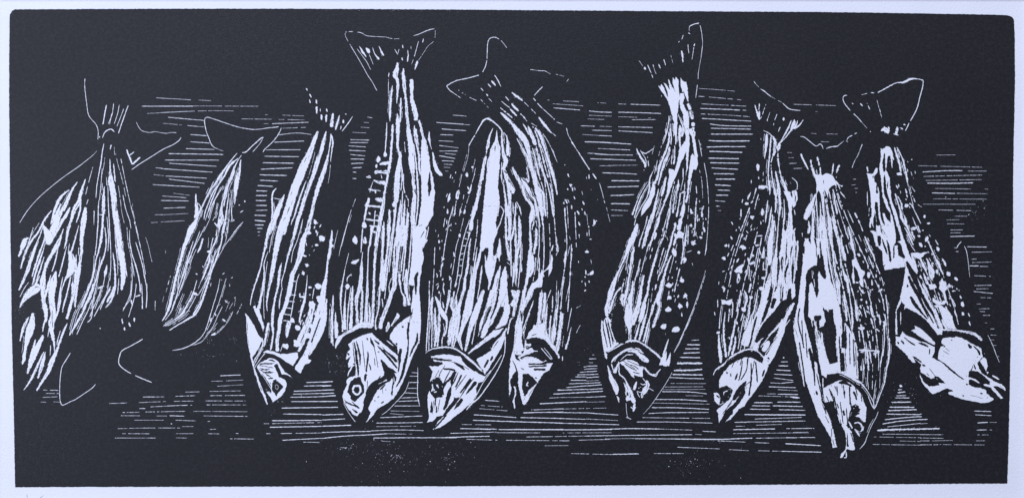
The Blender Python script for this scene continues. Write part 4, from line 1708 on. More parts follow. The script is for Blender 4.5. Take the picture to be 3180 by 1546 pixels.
b 14 430,480 448,525
b 5 220,440 260,500
> 10 body
p 425,705 450,725 455,690 480,720 510,790 530,840 520,760 480,675 505,690 550,750 530,640 545,650 570,720 605,765 575,670 580,620 605,650 615,615 640,650 645,760 655,840 640,900 640,960 625,1020 630,1090 600,1120 580,1060 560,980 530,880 500,820 460,770
p 660,620 700,670 725,670 740,760 745,850 735,880 700,770 680,780 665,700
p 660,790 695,785 705,840 690,900 720,960 750,1040 755,1252 720,1252 700,1150 690,1020 660,940 650,850
w 12 740,850 745,880
b 40 740,900 765,960 785,1040 795,1100 800,1170 800,1252
w 12 740,980:14 745,1080:16 745,1200:12
w 8 635,1010:8 660,1070:12 690,1160:20 675,1252:30
w 26 615,1090:40 605,1170:40 615,1252:20
w 16 655,1130:10 660,1180:40 655,1252:30
w 12 540,1030:12 540,1080:14 525,1150:10 500,1252:14
w 12 560,1110:8 560,1180:14 560,1252:12
w 8 590,1110 590,1252
w 9 530,1200 540,1252
d 460,820,5
> hatch beside tenth
b 7 0,903 85,907
w 8 130,907 445,917
w 9 0,992 230,997 455,1006
b 7 0,1040 200,1046
w 7 140,1072 400,1070
b 6 320,1055 370,1050
w 8 0,1147 370,1155
w 8 0,1190 365,1210
b 7 860,740 1000,748 1240,768
w 8 850,822 920,827
b 9 965,830 1220,853
b 10 1265,856 1310,862
b 9 885,903 1365,928
w 10 875,952 1140,962 1300,970
w 8 1320,970 1368,973
b 10 880,1010 1200,1025 1400,1040
w 9 890,1058 1150,1072 1415,1087
w 9 975,1117 1130,1135 1415,1140
w 9 985,1163 1415,1172
w 10 985,1225 1435,1225
@ 1920 400 3.431
w 7 960,60 962,61
w 12 960,126 1100,133 1400,130
w 11 940,197 1100,192 1355,192
w 13 968,241 1140,246 1320,253
w 11 962,314 1285,320
w 11 978,363 1290,368
w 10 993,418 1280,433
w 12 1015,480 1235,481
w 13 1040,537 1245,537
w 12 1028,598 1200,607
w 10 1057,653 1193,658
w 11 1042,707 1172,709
b 11 1032,767 1140,775
w 10 1040,823 1085,825
b 7 1060,870 1095,872
> 10 back_fin
w 18 195,210:10 215,260:20 250,320:22 285,375:26 285,415:16
w 12 270,445 278,440
w 8 235,230:6 255,265 285,310 305,375
w 10 245,245 285,265:14 320,248:12 375,212:8
b 8 310,295 325,400
b 5 385,180 360,270
> 10 body
w 16 525,0:14 505,80:10 470,170:8
b 8 460,180 430,290
w 9 418,335:8 400,410:9 385,480:6
w 18 545,30:10 540,120:20 520,200:24 480,300:24 440,400:24 420,500:24 385,590:26
p 370,540 385,600 395,600 390,680 370,740 340,820 290,870 240,940 250,860 290,780 320,740 350,640
w 12 368,455:6 335,540:16 330,640:16 300,740:14 240,840:12 180,960:10
w 9 310,565:6 240,680:9 190,800:12 150,920:20 
w 9 320,590:10 270,680:10 220,790:18 170,950:10
w 14 548,190:20 530,280:30 490,370:30 465,450:24 440,540:16 425,600:12
w 12 550,0:16 565,80:14 560,170:10
w 10 600,180:10 600,300:14 590,380:18 
w 8 570,280:8 565,380:10
w 14 600,0:10 615,80:20 610,170:10
p 645,0 690,0 660,40 670,200 690,160 720,110 715,0 755,0 760,150 750,260 740,420 715,520 710,640 705,760 700,800 690,780 705,600 725,430 720,300 720,240 690,320 660,380 640,450 610,510 580,580 560,640 530,720 490,800 480,780 515,700 525,600 540,500 540,430 580,430 600,440 620,380 640,280 650,200 640,100
p 740,0 785,0 815,100 830,200 850,290 840,330 850,380 830,440 800,430 780,500 770,560 745,650 735,600 750,480 760,380 775,290 790,260 815,290 800,200 785,100
w 24 745,600:30 740,700:20 720,790:24
w 7 855,115 870,180 890,295
w 7 915,365 940,500 955,650
b 7 955,650 962,800 960,950 945,1180 940,1252
b 6 865,440 890,560 900,740
w 10 690,420:12 690,520:14
w 9 695,520:8 675,610:6 665,660:8
w 30 660,680:10 655,740:14 640,830:14 620,940:20
w 20 665,690:8 710,665:20
w 16 715,670:10 700,760:14 690,860:40 665,960:40 640,1080:50
k 20 690,690 675,760
k 20 660,800:10 650,870:24
k 16 670,930:20 635,960:16
k 16 640,1000:20 620,1030:16
w 30 610,1000:30 600,1060:20 580,1120:20 550,1252:24
p 640,1080 700,1110 695,1175 660,1160 625,1170 600,1190 605,1150
w 40 600,1120 620,1150
w 30 640,540:10 635,620:26 605,720:26 590,830:20 580,900:20
k 6 620,640 590,860
w 10 560,750:8 550,860:16 530,960:14 510,1060:10
w 10 730,1020:8 720,1130:16 710,1252:20
w 12 690,1180 690,1252
b 12 750,1030 740,1252
w 18 430,640:8 405,750:20 380,880:34 345,980:44 310,1090:40 280,1200:34 265,1252:40
w 14 510,510:20 480,640:34 460,720:20
w 9 460,740 430,850 400,940
w 24 520,700:20 480,820:16 440,920:24 420,1010:30 390,1080:20 350,1200:20 330,1252:16
b 14 470,1060 480,1150 450,1220
b 12 310,930 290,1020 250,1140 215,1252
w 30 200,1010:24 185,1080:50 160,1160:60 120,1252:50
w 9 185,960 170,1030
w 12 400,1100:30 385,1180:20
b 10 500,1080 480,1160 450,1230
b 14 830,610 835,690
b 14 835,740 825,860 820,980 815,1080 805,1140
w 20 770,850:14 780,895:30 800,895:20
k 10 785,880 790,885
w 24 888,890:20 895,940:26
w 30 770,1030:34 778,1030:30
k 8 770,1030 772,1034
w 24 870,1155:16 890,1160:26
b 14 910,820 905,860
b 20 910,1050 920,1100
b 16 930,950 935,970
w 34 790,1210:20 805,1225:40
b 12 700,1180 830,1230
b 8 830,1130 850,1170
b 6 515,1150 530,1190
@ 1840 740 3.431
w 40 420,0:60 390,80:50 350,190:30 310,280:20 270,370:24 230,470:44 200,560:60 170,680:40 150,760:50 155,830:30
w 16 440,90:20 420,220:36 405,320:30 385,430:20 370,540:30 345,640:30 335,720:20
b 12 385,150 365,250 355,340
b 16 340,430 320,520 310,580
b 12 310,330 270,430
w 14 310,520:20 260,570:20 225,640:20 200,720:30 175,800:24
w 14 330,590:40 310,650:30 325,720:16
w 20 290,640 320,670
w 9 510,0:12 495,90:14 
b 20 560,0 530,110
b 12 510,220 490,330 455,440 430,540
w 20 430,450:14 420,560:30 395,660:60 385,780:80 385,880:90 395,960:40 400,1080:30
k 14 375,640:8 375,700:14
k 8 400,1000 395,1080
w 10 640,0:10 600,130:8
b 10 640,100 610,220
b 7 580,200 555,250
w 20 550,390:14 530,470:24 510,580:36 490,700:50 460,810:60 420,920:50
w 14 500,240:10 480,350:12 450,440:12
w 10 740,0 700,100 665,230
w 18 690,130:10 660,250:26 630,350:24 600,470:24 585,580:24 560,650:30 540,740:50 520,840:50 500,900:30
b 10 720,310 695,450
w 16 680,490:24 665,550:10
w 24 845,0:20 810,120:20 770,250:16 735,340:14 700,420:8
w 18 885,0:26 865,80:20
w 40 860,100:14 870,150:50 885,195:14
w 20 840,180:14 800,270:20 770,370:24 740,480:34 720,570:40 695,650:50 710,720:30 690,800:30 665,880:34 640,950:30
w 14 670,660:20 640,760:18 600,870:14 570,980:20 540,1100:20
k 8 660,800 630,900
w 10 600,640:8 580,780:10 550,880:30 520,1000:30 495,1085:16
w 20 500,900:10 475,1000:24 450,1080:20
w 12 640,700 600,900
w 14 610,890:8 590,1000:16 560,1130:14
w 6 615,950 575,1150
b 8 640,530 620,680
w 14 990,0:10 970,110:18 945,275:16
w 8 960,0 965,60
w 34 975,200:20 985,230:34 970,265:8
b 14 1065,30 1100,60
b 22 1080,30 1070,75
w 26 1130,135:20 1137,165:26
b 8 1220,0 1212,80
w 12 1213,70:8 1207,130:14 1197,185:6
b 8 1000,150 1060,130
b 8 1060,260 1070,290
w 34 815,470:20 812,500:44 825,525:12
b 12 855,470 850,500
w 34 940,430:10 955,450:34 970,460:20
b 12 890,240 885,260
b 14 930,320 905,420 895,470 880,530 870,620
w 14 880,510 880,550
w 40 795,655:8 815,625:40 835,640:20
b 14 815,560 810,600
w 16 920,600:14 908,630:20
w 14 985,580:8 990,610:26 965,635:8
w 8 990,610 1010,648
w 30 920,690:10 933,720:34 930,750:16
w 16 1010,670:8 1008,710:24 1010,740:14
w 40 808,725:14 808,760:50 808,780:50
w 14 948,785:6 953,830:20
w 44 730,945:16 755,935:46 785,912:10
w 50 845,990:20 885,970:56 925,955:40
w 6 1205,340:4 1180,430:5 1130,580:6 1080,730:8 1020,880:8 950,1040:7 868,1212:5
w 9 810,1070:5 780,1150:14 750,1252:18
w 12 790,1200:8 770,1252:20
w 12 830,1215:8 820,1252:14
b 5 775,1010 780,1025
> 10 fin
p 95,870 120,900 125,860 165,830 195,870 240,920 265,980 285,1080 320,1075 260,1140 190,1190 160,1210 150,1252 130,1252 110,1130 90,990
k 14 110,900:8 125,1010:14 160,1160:8
k 12 140,880:8 170,1000:14 195,1160:8
k 10 160,860:6 195,1010:10 220,1130:8
k 14 190,890:8 230,990:18 265,1070:8
k 16 145,1200:20 155,1230:10
@ 1820 1000 3.431
> 10 head
w 16 165,0:14 180,200:16 200,320:16 220,390:24
w 12 230,320:10 300,280:12 400,220:20 470,200:24 540,200:20 620,240:16 700,300:22 760,350:24 800,395:16
w 20 270,430:16 300,385:24 370,330:20 430,300:16 480,285:12
w 14 490,270:6 420,290:10 360,325:10
w 20 440,310:14 520,310:34 570,350:44 620,390:60 665,420:34
k 14 370,370:6 430,330:14 480,325:20
w 10 365,405:6 430,350:12 500,345:10
w 12 520,272:8 570,290:14 600,330:14
k 12 545,300 590,330
k 10 605,400 620,395
w 10 230,460:10 245,520:24 265,590:44 300,660:60 325,730:50 325,770:20
w 20 340,440:20 320,490:30 300,540:40
w 12 270,440 290,510
p 325,780 355,810 350,860
w 12 345,420:16 350,480:14 355,550:14 400,590:16 430,640:16 450,700:40 475,760:50 500,820:44 515,860:30
w 20 400,640:8 425,700:20 430,780:20
w 30 430,810:50 470,810:60
k 14 435,740:8 435,780:16
k 14 465,790:20 470,795:14
w 26 515,860:24 510,920:30 500,950:10
w 14 475,900 500,920
p 350,430 430,395 490,400 540,425 570,460 620,475 600,520 605,580 570,580 510,560 515,595 490,580 450,520 400,465
k 10 410,440 470,480 540,515
k 9 470,450 520,470 560,500
k 10 500,530 575,550
w 14 620,480:20 660,530:18 690,555:24 740,565:30 765,530:16 795,495:8
w 8 600,590 630,630
> 10 eye
w 30 540,630:14 520,680:30 515,720:20
w 40 640,620:30 655,670:40 630,720:60 600,770:30 595,805:16
w 10 580,650:6 600,662:12 640,655:12
w 9 540,730:8 555,770:10 572,800:8
w 8 545,730 570,745 600,740
w 9 665,700 720,728
d 562,700,6
d 580,690,4
d 500,715,5
> 10 head
w 8 880,180:5 850,280:10 810,400:12
p 800,380 830,350 850,305 860,320 850,410 870,390 885,345 905,320 900,390 885,465 850,470 810,455 778,455
b 7 425,860 440,1000 480,1030
w 8 425,1010 445,1018
w 5 915,535:4 850,650:6 750,800:6 672,908:6
b 4 672,908 610,975
w 6 1090,0:6 1030,130:7 985,240:6 937,322:4
> hatch under tenth
w 8 65,347 90,349
w 9 30,390 108,388
b 8 30,430 100,431
w 10 0,468 122,463
w 9 0,498 122,492
w 10 0,527 118,520
w 10 0,558 130,552
w 10 0,590 138,580
b 9 0,625 138,617
w 9 0,650 155,640
w 10 0,678 168,663
w 10 0,715 178,706
w 11 0,745 180,733
w 9 0,798 130,792 212,788
b 7 0,850 200,845
b 7 0,917 215,912
w 9 0,962 170,975 345,986
b 9 0,1028 340,1045
w 9 0,1080 355,1090
w 11 0,1143 300,1135 480,1130 795,1135
b 9 795,1135 1130,1147
w 8 1240,1158 1385,1165
w 9 0,1210 400,1203 700,1200 1130,1195
b 7 1165,1192 1230,1194
w 8 520,1238 900,1240 1440,1243
b 6 200,1240 520,1236
w 9 1118,193 1205,188
w 13 1075,238 1215,240
w 13 1055,283 1208,282
w 13 1035,329 1215,323
w 12 998,373 1215,377
w 20 968,436 1240,436
w 16 935,513 1100,510 1235,500
w 15 920,555 1240,560
w 10 890,587 1080,596 1255,600
b 8 900,650 1275,652
b 10 838,688 1245,685
b 7 820,715 1270,713
w 10 810,738 1080,740 1285,760
b 7 1060,780 1270,785
w 10 740,820 1000,822 1290,838
b 9 715,858 1315,870
w 10 700,907 1000,910 1310,925
w 9 665,970 900,960 1305,958
b 10 600,1013 960,1018 1320,1022
w 8 540,1060 900,1060 1345,1072
@ 2200 240 3.431
> 11 tail
w 7 483,45 505,75
b 4 505,75 555,125
w 9 555,127:6 595,150:12 635,185:10 672,212:6
b 3 672,212 780,270
w 10 788,275:6 830,315:12 870,342:12 978,357:7
w 18 493,295:10 510,350:16 530,400:30 545,455:16
w 12 545,360 545,420
b 10 543,280 537,360
w 8 570,420 545,450
b 8 612,290 590,350 575,400
b 6 655,375 630,450
w 12 632,440 625,470
b 8 730,395 705,460
w 10 697,490 692,512
w 18 800,435:8 800,460:22
w 12 765,530:12 742,582:8
w 12 882,460:8 860,520:18 820,600:16 785,660:10 770,690:20
w 24 915,452:10 910,500:40 880,560:24 840,620:14 790,675:10 760,700:20
w 24 950,460:6 935,510:24 900,550:16
w 16 995,480:10 960,520:18 910,550:16
b 8 1010,455 990,485
w 30 760,695:20 750,740:40 740,780:30
k 6 740,740 755,750
@ 2200 240 3.431
> 11 body
w 10 585,568:4 640,595:10 680,630:12 700,640:20
w 24 620,605:24 618,680:36 610,760:28 598,870:6
w 14 668,625:14 660,720:16 650,850:16 638,980:16 640,1100:16 650,1180:20 655,1252:12
w 20 690,640:20 712,700:34 705,780:34 690,840:20
b 10 685,840 670,900 668,990
b 18 740,780 742,880 755,970 770,1040 790,1120 830,1220
w 10 670,990:12 680,1080:10 700,1180:16 705,1252:26
w 20 715,1000:14 730,1080:22 745,1160:28 745,1252:40
w 24 780,1060:30 800,1120:20 830,1180:14 840,1252:30
b 10 890,1070 940,1120 945,1180 910,1220
w 24 905,1210:40 905,1250:34
w 24 525,940:10 522,965:40 530,985:14
w 16 535,1060 537,1085
b 8 585,1010 580,1110
b 12 457,1095 455,1130
w 40 535,1160:18 575,1175:36 610,1165:20 635,1180:20
w 9 505,1180 490,1252
b 10 450,1225 440,1252
b 4 870,1120 880,1135
b 5 558,650 560,670
> 12 tail
w 9 978,632:5 1020,640 1080,685 1145,733 1190,712 1212,735 1222,768:4
w 10 1255,762:5 1300,742:10 1360,742:12
b 6 1360,742 1390,730
w 18 985,815:22 1010,880:20 1040,940:18 1065,985:10
b 22 1088,880 1100,960
w 26 1105,960:20 1130,1040:26 1150,1080:30
b 20 1158,850 1185,950
w 18 1190,960 1195,1040
w 10 1150,985 1160,1040
w 16 1330,920:10 1325,980:16 1315,1040:10
b 20 1395,935 1370,1010
w 8 1365,1060 1360,1075
> hatch tail gap
b 8 905,290 1100,296
b 8 1145,297 1360,305
b 8 1140,366 1160,368
b 4 1095,600 1150,602
b 7 1255,605 1375,608
b 7 1200,687 1285,690
b 8 842,803 888,805
b 5 850,858 910,857
w 6 860,920 942,916
w 6 905,973 995,970
@ 2440 400 3.431
> 12 tail
w 9 430,212:5 480,195:10 550,185:10
b 7 550,185 620,130
w 9 650,125:6 665,95 700,75 710,72
w 10 730,60 758,43
b 6 640,130 665,142
w 8 905,33 906,34
b 8 815,165 790,230 765,290 735,340 705,420
> hatch tail gap
w 6 715,538 748,537
b 7 703,600 750,595
w 6 730,635 768,634
w 7 742,678 757,678
> 12 body
w 22 280,420:20 300,480:30
p 300,480 340,490 370,480 390,500 430,475 480,485 500,500 530,550 580,600 610,605 600,620 560,600 540,590 540,630 520,600 490,610 460,640 450,740 430,680 410,650 400,670 410,750 410,900 395,900 390,780 365,680 345,655 310,740 275,760 330,670 325,600 315,530
k 8 400,550 405,590
b 16 555,400 540,470
p 300,745 290,800 280,850 270,900 230,970 205,970 190,950 200,900 240,820
x 330,880,60,60
w 16 290,850:30 300,900:30 290,1000:24 290,1100:30 285,1200:50
w 22 240,980:12 250,1050:24 240,1115:36
b 14 325,760 305,850
w 12 365,780:8 370,850:12 370,950:20
w 40 375,920:24 390,1000:70 385,1100:90 385,1200:80 390,1252:70
k 10 350,1100:20 350,1180:20 375,1252:24
k 20 325,960:20 320,1100:20 320,1252:30
k 5 390,1080 385,1140
w 16 445,830:10 455,900:14 465,1000:40 475,1100:50 480,1180:40 485,1240:24
b 12 435,740 445,830
w 16 515,680:10 520,760:16 535,840:20 548,910:22
w 8 490,840 510,920 520,1000
w 16 500,930:16 515,1020:30 530,1090:30 550,1170:20 570,1252:20
b 14 545,690 570,780 600,860
b 12 550,970 570,1050 610,1150
w 12 560,600:12 580,650:14
b 14 580,670 635,740
w 14 610,940 620,955
w 14 590,1130:10 590,1190:16 600,1252:20
w 9 625,1020 645,1130
w 18 665,1040:12 680,1110:20 700,1180:24 710,1252:20
b 10 660,865 720,1000
b 16 735,895 790,1010 825,1100
b 9 775,1130 805,1200
w 18 840,1145:14 860,1190:20 890,1252:24
w 24 690,1230 710,1245
w 20 215,1170:12 210,1220:30 220,1252:60
b 10 175,1110 178,1145
> 11 body
w 30 5,670:30 30,760:20 50,830:30 45,900:34 40,1000:40 30,1100:50 20,1200:60
w 24 100,660:40 100,740:40 105,790:24
b 6 65,520 120,570 120,640
w 10 40,700 90,830
b 12 90,860 100,920
b 14 100,1060 80,1120
w 20 85,1150:14 90,1252:70
> 13 body
p 1010,210 1030,215 1070,185 1110,200 1135,240 1155,330 1150,340 1110,290 1090,290 1080,350 1070,440 1095,500 1110,530 1110,600 1120,680 1130,760 1180,900 1215,1030 1250,1150 1280,1252 1250,1252 1210,1120 1160,950 1110,790 1075,640 1065,560 1050,480 1040,580 1045,690 1080,770 1120,890 1140,930 1160,1060 1170,1180 1150,1252 1100,1252 1040,1100 1060,1050 1030,900 1050,900 1080,970 1120,1000 1115,900 1070,840 1030,720 1020,600 1015,520 1000,480 1000,400 1015,300
k 14 1052,260:10 1045,380:30 1050,460:24
k 10 1090,560 1080,640
k 26 1130,620:10 1125,740:10
w 14 1125,290:20 1130,360:16 1133,420:8
w 18 1158,200:16 1185,290:22 1210,370:24 1228,460:16
w 30 1195,480:24 1235,485:36
w 12 1185,200:14 1215,260:14 1250,330:10
b 20 1245,320 1265,400 1285,490 1300,570
b 8 1320,610 1340,690
w 10 1295,430 1300,460
w 22 1275,640:14 1290,690:20
w 10 1220,660 1225,690
w 16 1278,750 1285,755
w 36 1275,820:20 1300,815:40
w 20 1320,800 1335,800
w 8 1358,525 1362,530
w 20 1165,690:14 1195,790:16 1220,870:24 1240,960:30 1290,1040:20
b 20 1220,760 1240,860
w 20 1265,920:10 1280,1000:30 1290,1040:14
w 14 1265,1050:10 1310,1130:20 1360,1240:14
w 10 1355,840:6 1400,930:12 1440,1010:10
w 10 1350,940:6 1390,1040:14 1420,1110:8
w 34 1335,1070:24 1370,1060:40 1390,1050:20
w 18 1340,1090 1370,1170
w 24 1410,1140 1425,1150
w 24 1425,1220 1435,1250
w 24 1195,1200:14 1240,1215:34 1265,1215:14
b 18 865,405 875,460
p 865,470 920,485 965,420 980,425 975,460 940,510 945,560 970,580 990,640 1000,700 1000,860 1015,960 1060,1050 1100,1130 1150,1252 1100,1252 1040,1170 1020,1060 990,930 975,780 950,780 945,830 960,930 975,1060 990,1110 985,1180 1000,1252 960,1252 930,1130 900,1090 920,1080 960,1100 965,960 950,880 935,960 935,1060 915,1000 900,1060 890,1040 895,960 915,930 910,820 905,720 890,620 880,540
k 16 930,500 930,530
k 14 970,590:10 975,690:24
w 14 868,670:6 870,750:10 870,820:6
b 7 890,840 885,930
w 20 1020,1160 1080,1252
@ 2180 560 3.794
> 11 body
w 24 795,0:20 800,80:20 798,170:10
w 40 665,85:20 710,85:50 750,75:20 780,95:20
w 8 645,90 620,170 600,230
w 24 600,240:30 575,270:16
b 14 560,320 530,400 500,480 470,560 440,650 400,770
b 10 385,800 350,920 310,1060
b 8 290,1090 265,1200
w 14 570,150:8 550,190:20 538,230:12
w 26 515,275:10 540,275:34
b 12 665,165 640,250 620,340
w 9 580,0 580,38
b 14 460,340 460,430
w 16 345,490 365,525
b 14 435,545 440,570
w 18 335,660 360,695
w 30 275,770:36 290,770:30
w 14 315,750 315,795
w 24 230,920:14 260,915:44 275,935:30
w 14 240,1075 270,1065
b 10 200,1190 195,1230
w 8 235,1245 260,1245
w 26 570,420:10 595,440:50 615,430:30
k 16 600,440 605,440
w 30 710,330:20 715,380:40 705,415:30
w 12 775,235:10 765,330:20 755,420:18 745,500:8
w 18 690,480:16 695,520:14
w 16 520,595:8 545,620:20
w 10 530,640 510,710
w 16 645,655 710,655
w 40 450,775:20 490,790:50 520,800:20
w 14 555,795 560,800
b 14 370,760 340,830
w 10 635,710:8 620,750:20
w 20 625,765 675,765
w 8 610,780 590,860 580,920
b 12 660,800 640,900 620,1020
w 40 590,880:30 610,890:30
w 20 540,910 555,990
w 20 545,985:10 590,975:30 630,965:14
p 380,1065 420,1020 480,985 485,1010 470,1040 480,1080 460,1095 430,1080 400,1085
k 10 432,1040 434,1044
w 40 430,1095:16 430,1150:40 415,1215:20
k 14 430,1150 432,1190
w 12 500,970 480,1020
w 12 555,1010:10 560,1100:14 575,1190:10
w 16 580,1210 570,1252
b 10 620,1080 600,1150
w 16 830,0:16 850,100:26 870,200:26 870,300:20 860,380:16
w 24 885,0:24 905,100:34 910,200:30 920,300:30 905,440:16 900,500:10
w 14 820,310:6 810,380:20 800,460:20 780,560:18 755,650:14 738,725:6
w 40 830,400:10 830,500:36 825,600:50 810,700:70 800,800:70 800,900:60 790,1000:40
w 14 850,470:16 865,560:14 870,600
w 40 900,500:10 890,620:16 880,740:20 870,860:30 860,960:60 850,1100:70 850,1252:60
w 12 965,220:8 970,320:10 970,420:20 960,520:20
p 950,560 985,600 1000,560 990,450 1005,600 995,720 985,850 980,1050 960,1100 990,1252 880,1252 900,1150 920,1000 905,900 925,800 940,660
k 40 945,900:30 945,1000:40 950,1080:20
k 8 980,500:20 985,560:10
p 960,130 1000,120 1040,140 1080,220 1110,280 1080,320 1060,280 1060,400 1070,600 1060,750 1040,850 1000,1000 970,1060 1000,900 1000,750 1010,640 1030,560 1035,400 1020,340 1010,240
b 30 965,20 985,100
w 60 1085,150:40 1095,200:60 1100,250:40
k 10 1100,180 1100,250
b 8 1100,0 1125,60 1120,110
k 14 1045,150:30 1060,200:10
b 14 1090,370 1095,410
w 34 1080,580:16 1085,700:30 1075,850:40 1050,1000:60 1020,1150:70 1030,1252:80
w 24 1125,710:20 1125,830:20 1110,950:24 1110,1060:30
k 18 1080,920:14 1065,1040:24 1065,1170:10
b 14 1100,1060 1085,1190
w 12 670,790 690,860 710,900
w 24 730,780:10 725,860:30 720,920:50
k 20 740,910:30 745,1000:30
w 20 725,1050 765,1050
w 30 700,1145 745,1150
w 14 725,960 720,1060
w 12 760,900 765,1050 750,1150
w 60 800,1100:30 790,1180:50 770,1252:60
k 12 800,1000 790,1090
k 40 720,1180:40 730,1240:30
w 8 1180,620 1182,665
b 6 665,1120 660,1240
> 12 body
p 1360,140 1330,210 1310,300 1270,390 1240,450 1215,465 1200,440 1205,390 1250,290 1330,190
@ 2440 740 3.431
> 12 body
p 205,0 370,0 350,90 370,120 345,290 300,290 255,320 230,400 210,520 205,660 190,760 200,880 225,960 250,1060 270,1130 290,1252 130,1252 110,1130 85,1010 85,920 110,770 135,660 160,430 180,260 180,160 200,170
k 20 250,0:30 265,60:10
k 16 310,0:24 330,100:10
k 8 325,100 325,200
k 14 150,740:14 130,860:14 145,960:14 180,1100:14 205,1252:14
b 10 205,950 220,1060 240,1100
k 5 100,960 130,1060
p 370,0 430,0 440,150 450,300 480,450 515,530 545,620 580,740 600,900 600,1020 590,1252 540,1252 530,1050 510,860 500,750 460,760 440,850 400,930 360,950 355,880 380,820 300,825 310,900 320,1020 340,1150 345,1252 340,1252 310,1130 290,960 270,870 240,820 240,700 250,500 275,460 300,540 330,640 350,560 340,400 355,330 420,440 430,400 400,200 380,130
k 24 400,735:14 410,775:30
k 40 375,830:30 360,870:20
w 12 290,340:8 300,440:10 310,520
k 50 350,170:30 365,300:60 395,380:40 420,430:20
k 26 315,300:60 320,400:50 325,500:26 330,600:34
k 20 250,330:20 235,420:50 235,500:20
k 18 290,870:16 300,980:24 310,1100:24 320,1200:40
w 20 320,880:14 325,970:20 345,1050:40 370,1150:60 400,1252:70
k 14 400,1160 405,1200
w 14 380,1000:20 390,1100:20 430,1252:20
w 20 470,0:30 495,100:24 510,250:20 520,330:20 540,400:30 560,500:50 570,600:50 580,700:30
b 14 525,160 530,340
w 16 560,0:16 570,100:16 585,220:16 590,320:16
w 14 590,0:12 605,100:24 630,200:30 640,240:14
b 14 640,70 665,160
w 14 695,0:14 705,70:40 730,150:16 740,240:40
w 40 605,290:10 615,360:20 640,420:44 660,480:30 665,580:14
w 30 590,340:10 595,400:20 
k 40 600,500:40 600,600:40 605,750:24 610,880:20
w 20 620,560:14 625,680:26 640,780:30 650,880:20
w 16 680,620:8 700,760:20 710,880:24 710,970:14
w 14 675,530 680,620
w 60 630,900:14 660,1000:70 680,1100:90 690,1252:90
k 14 635,930:12 640,1050:20 645,1180:10
k 16 570,1040:10 575,1252:24
k 24 600,1010:14 610,1120:34 615,1252:40
b 24 710,1000 745,1130 765,1252
k 8 580,930 590,960
p 705,230 745,205 770,260 790,320 840,350 845,375 820,410 825,520 800,510 780,460 790,440 760,340 735,300 720,310 730,400 735,480 715,480 705,400 715,320
w 16 700,400:6 725,480:10
w 24 745,470 775,470
w 30 770,165:10 785,190:30
w 12 830,180 850,218
w 14 880,185:8 905,250:14 935,322:10
w 16 845,0:12 890,100:22 930,180:18 950,250:14
b 12 955,260 990,350 1030,450 1050,560
w 18 1065,600:12 1078,700:16 1085,800:16
b 12 1085,800 1090,900 1095,1060
w 30 880,370:14 885,410:34
w 22 960,380:16 965,415:20
w 16 915,440 920,500
w 18 985,490 995,520
w 20 985,565:14 1030,540:24
w 14 905,548 920,550
w 18 800,545:24 820,580:16 850,575:10
w 26 800,650 810,655
w 14 735,650:12 745,740:16 755,820:34 765,880:14
w 14 780,760:14 795,790:20 780,820
w 14 830,730:8 845,790:14 860,840:10
b 20 905,710 915,800
w 22 915,790:14 930,830:26 955,830:10
w 20 995,810:10 1005,870:20 1008,920:16
w 14 1050,880:30 1050,980:16 1050,1100:12 1035,1252:10
w 36 770,950:14 800,960:40 840,950:20
b 16 780,980 790,1100
b 14 870,980 880,1060
b 14 960,960 1000,990
b 10 925,1040 930,1090
w 10 850,1100:8 865,1180:14 870,1252:16
w 26 795,1210:16 850,1190:20
b 16 890,1090 905,1180
w 26 930,1230:12 985,1195:20 985,1252:14
b 16 905,850 940,960
w 20 1100,1060:20 1105,1160:20 1095,1252:20
b 6 960,700 970,760
b 8 840,900 860,920
@ 2440 1080 3.431
> 12 body
w 20 130,0:10 155,110:14 180,240:10 195,410:6
p 150,0 220,0 260,100 300,140 330,160 350,300 370,400 380,520 385,600 450,700 490,800 515,920 545,1050 500,1060 480,960 420,850 340,720 300,600 245,450 210,340 180,180
k 20 250,0:30 280,120:40 300,260:20 310,400:10
k 16 335,0:10 340,150:14 370,260:40 385,400:16 385,560:14
k 14 320,450:8 335,500:30
k 10 390,600:8 430,680:20
k 8 420,720 460,800
k 8 485,850 490,950
k 12 440,620:8 480,740:24 490,860:20
k 8 500,970 515,1040
k 6 305,480 308,500
p 340,0 410,0 440,100 470,170 555,150 545,0 630,0 640,260 650,130 720,0 740,0 760,100 770,200 775,330 710,320 640,270 600,255 560,265 440,280 430,320 400,290 385,290 350,120
k 14 580,0:26 585,120:20 595,250:20
k 24 600,50:40 610,150:34 615,250:30
k 16 545,245 550,245
b 16 400,0 450,150
w 100 695,0:120 700,120:120 710,230:110 725,310:80
k 7 745,0 750,180 760,300
k 7 720,0 740,180
w 20 560,262:10 610,270:20 680,300:30 740,340:30 810,375:24
w 12 810,380:20 870,460:10 930,570:10 940,650:12
w 10 880,520:10 910,590:10 935,640:12
w 12 1105,0:14 1095,120:18 1070,230:16 1050,370:14 1010,480:12 970,590:12 940,650:8
w 7 985,675:5 960,740:8 910,830:8 870,930:6 840,1010:10 785,1075:5
w 8 835,105:5 825,200:8 820,370:8
b 18 800,190 805,240
w 16 830,170 825,240
w 24 800,50:14 855,25:20 870,80:20 880,240:20
w 8 875,240 870,330 880,440
w 16 895,30:12 910,160:16
w 30 935,75:10 985,40:20
w 8 985,60 990,150 985,240
b 9 925,170 925,300 920,440
w 10 1035,0:10 1025,80:14 1010,160:14 1005,210:10
b 7 1005,230 1000,400 995,470
w 8 960,340:5 945,450:8 935,590:10
w 14 395,320 395,420
> 12 head
p 395,425 470,390 560,345 620,340 660,360 720,400 770,450 810,500 830,570 860,630 850,780 835,790 790,740 740,725 780,700 790,650 750,590 700,620 680,690 660,760 640,830 620,850 600,840 580,790 560,700 520,620 510,540 500,560 470,570 420,580 400,560 390,480
w 10 385,580:6 420,650:10 460,740:14 490,860:20
k 26 480,560:30 490,640:24 505,720:20
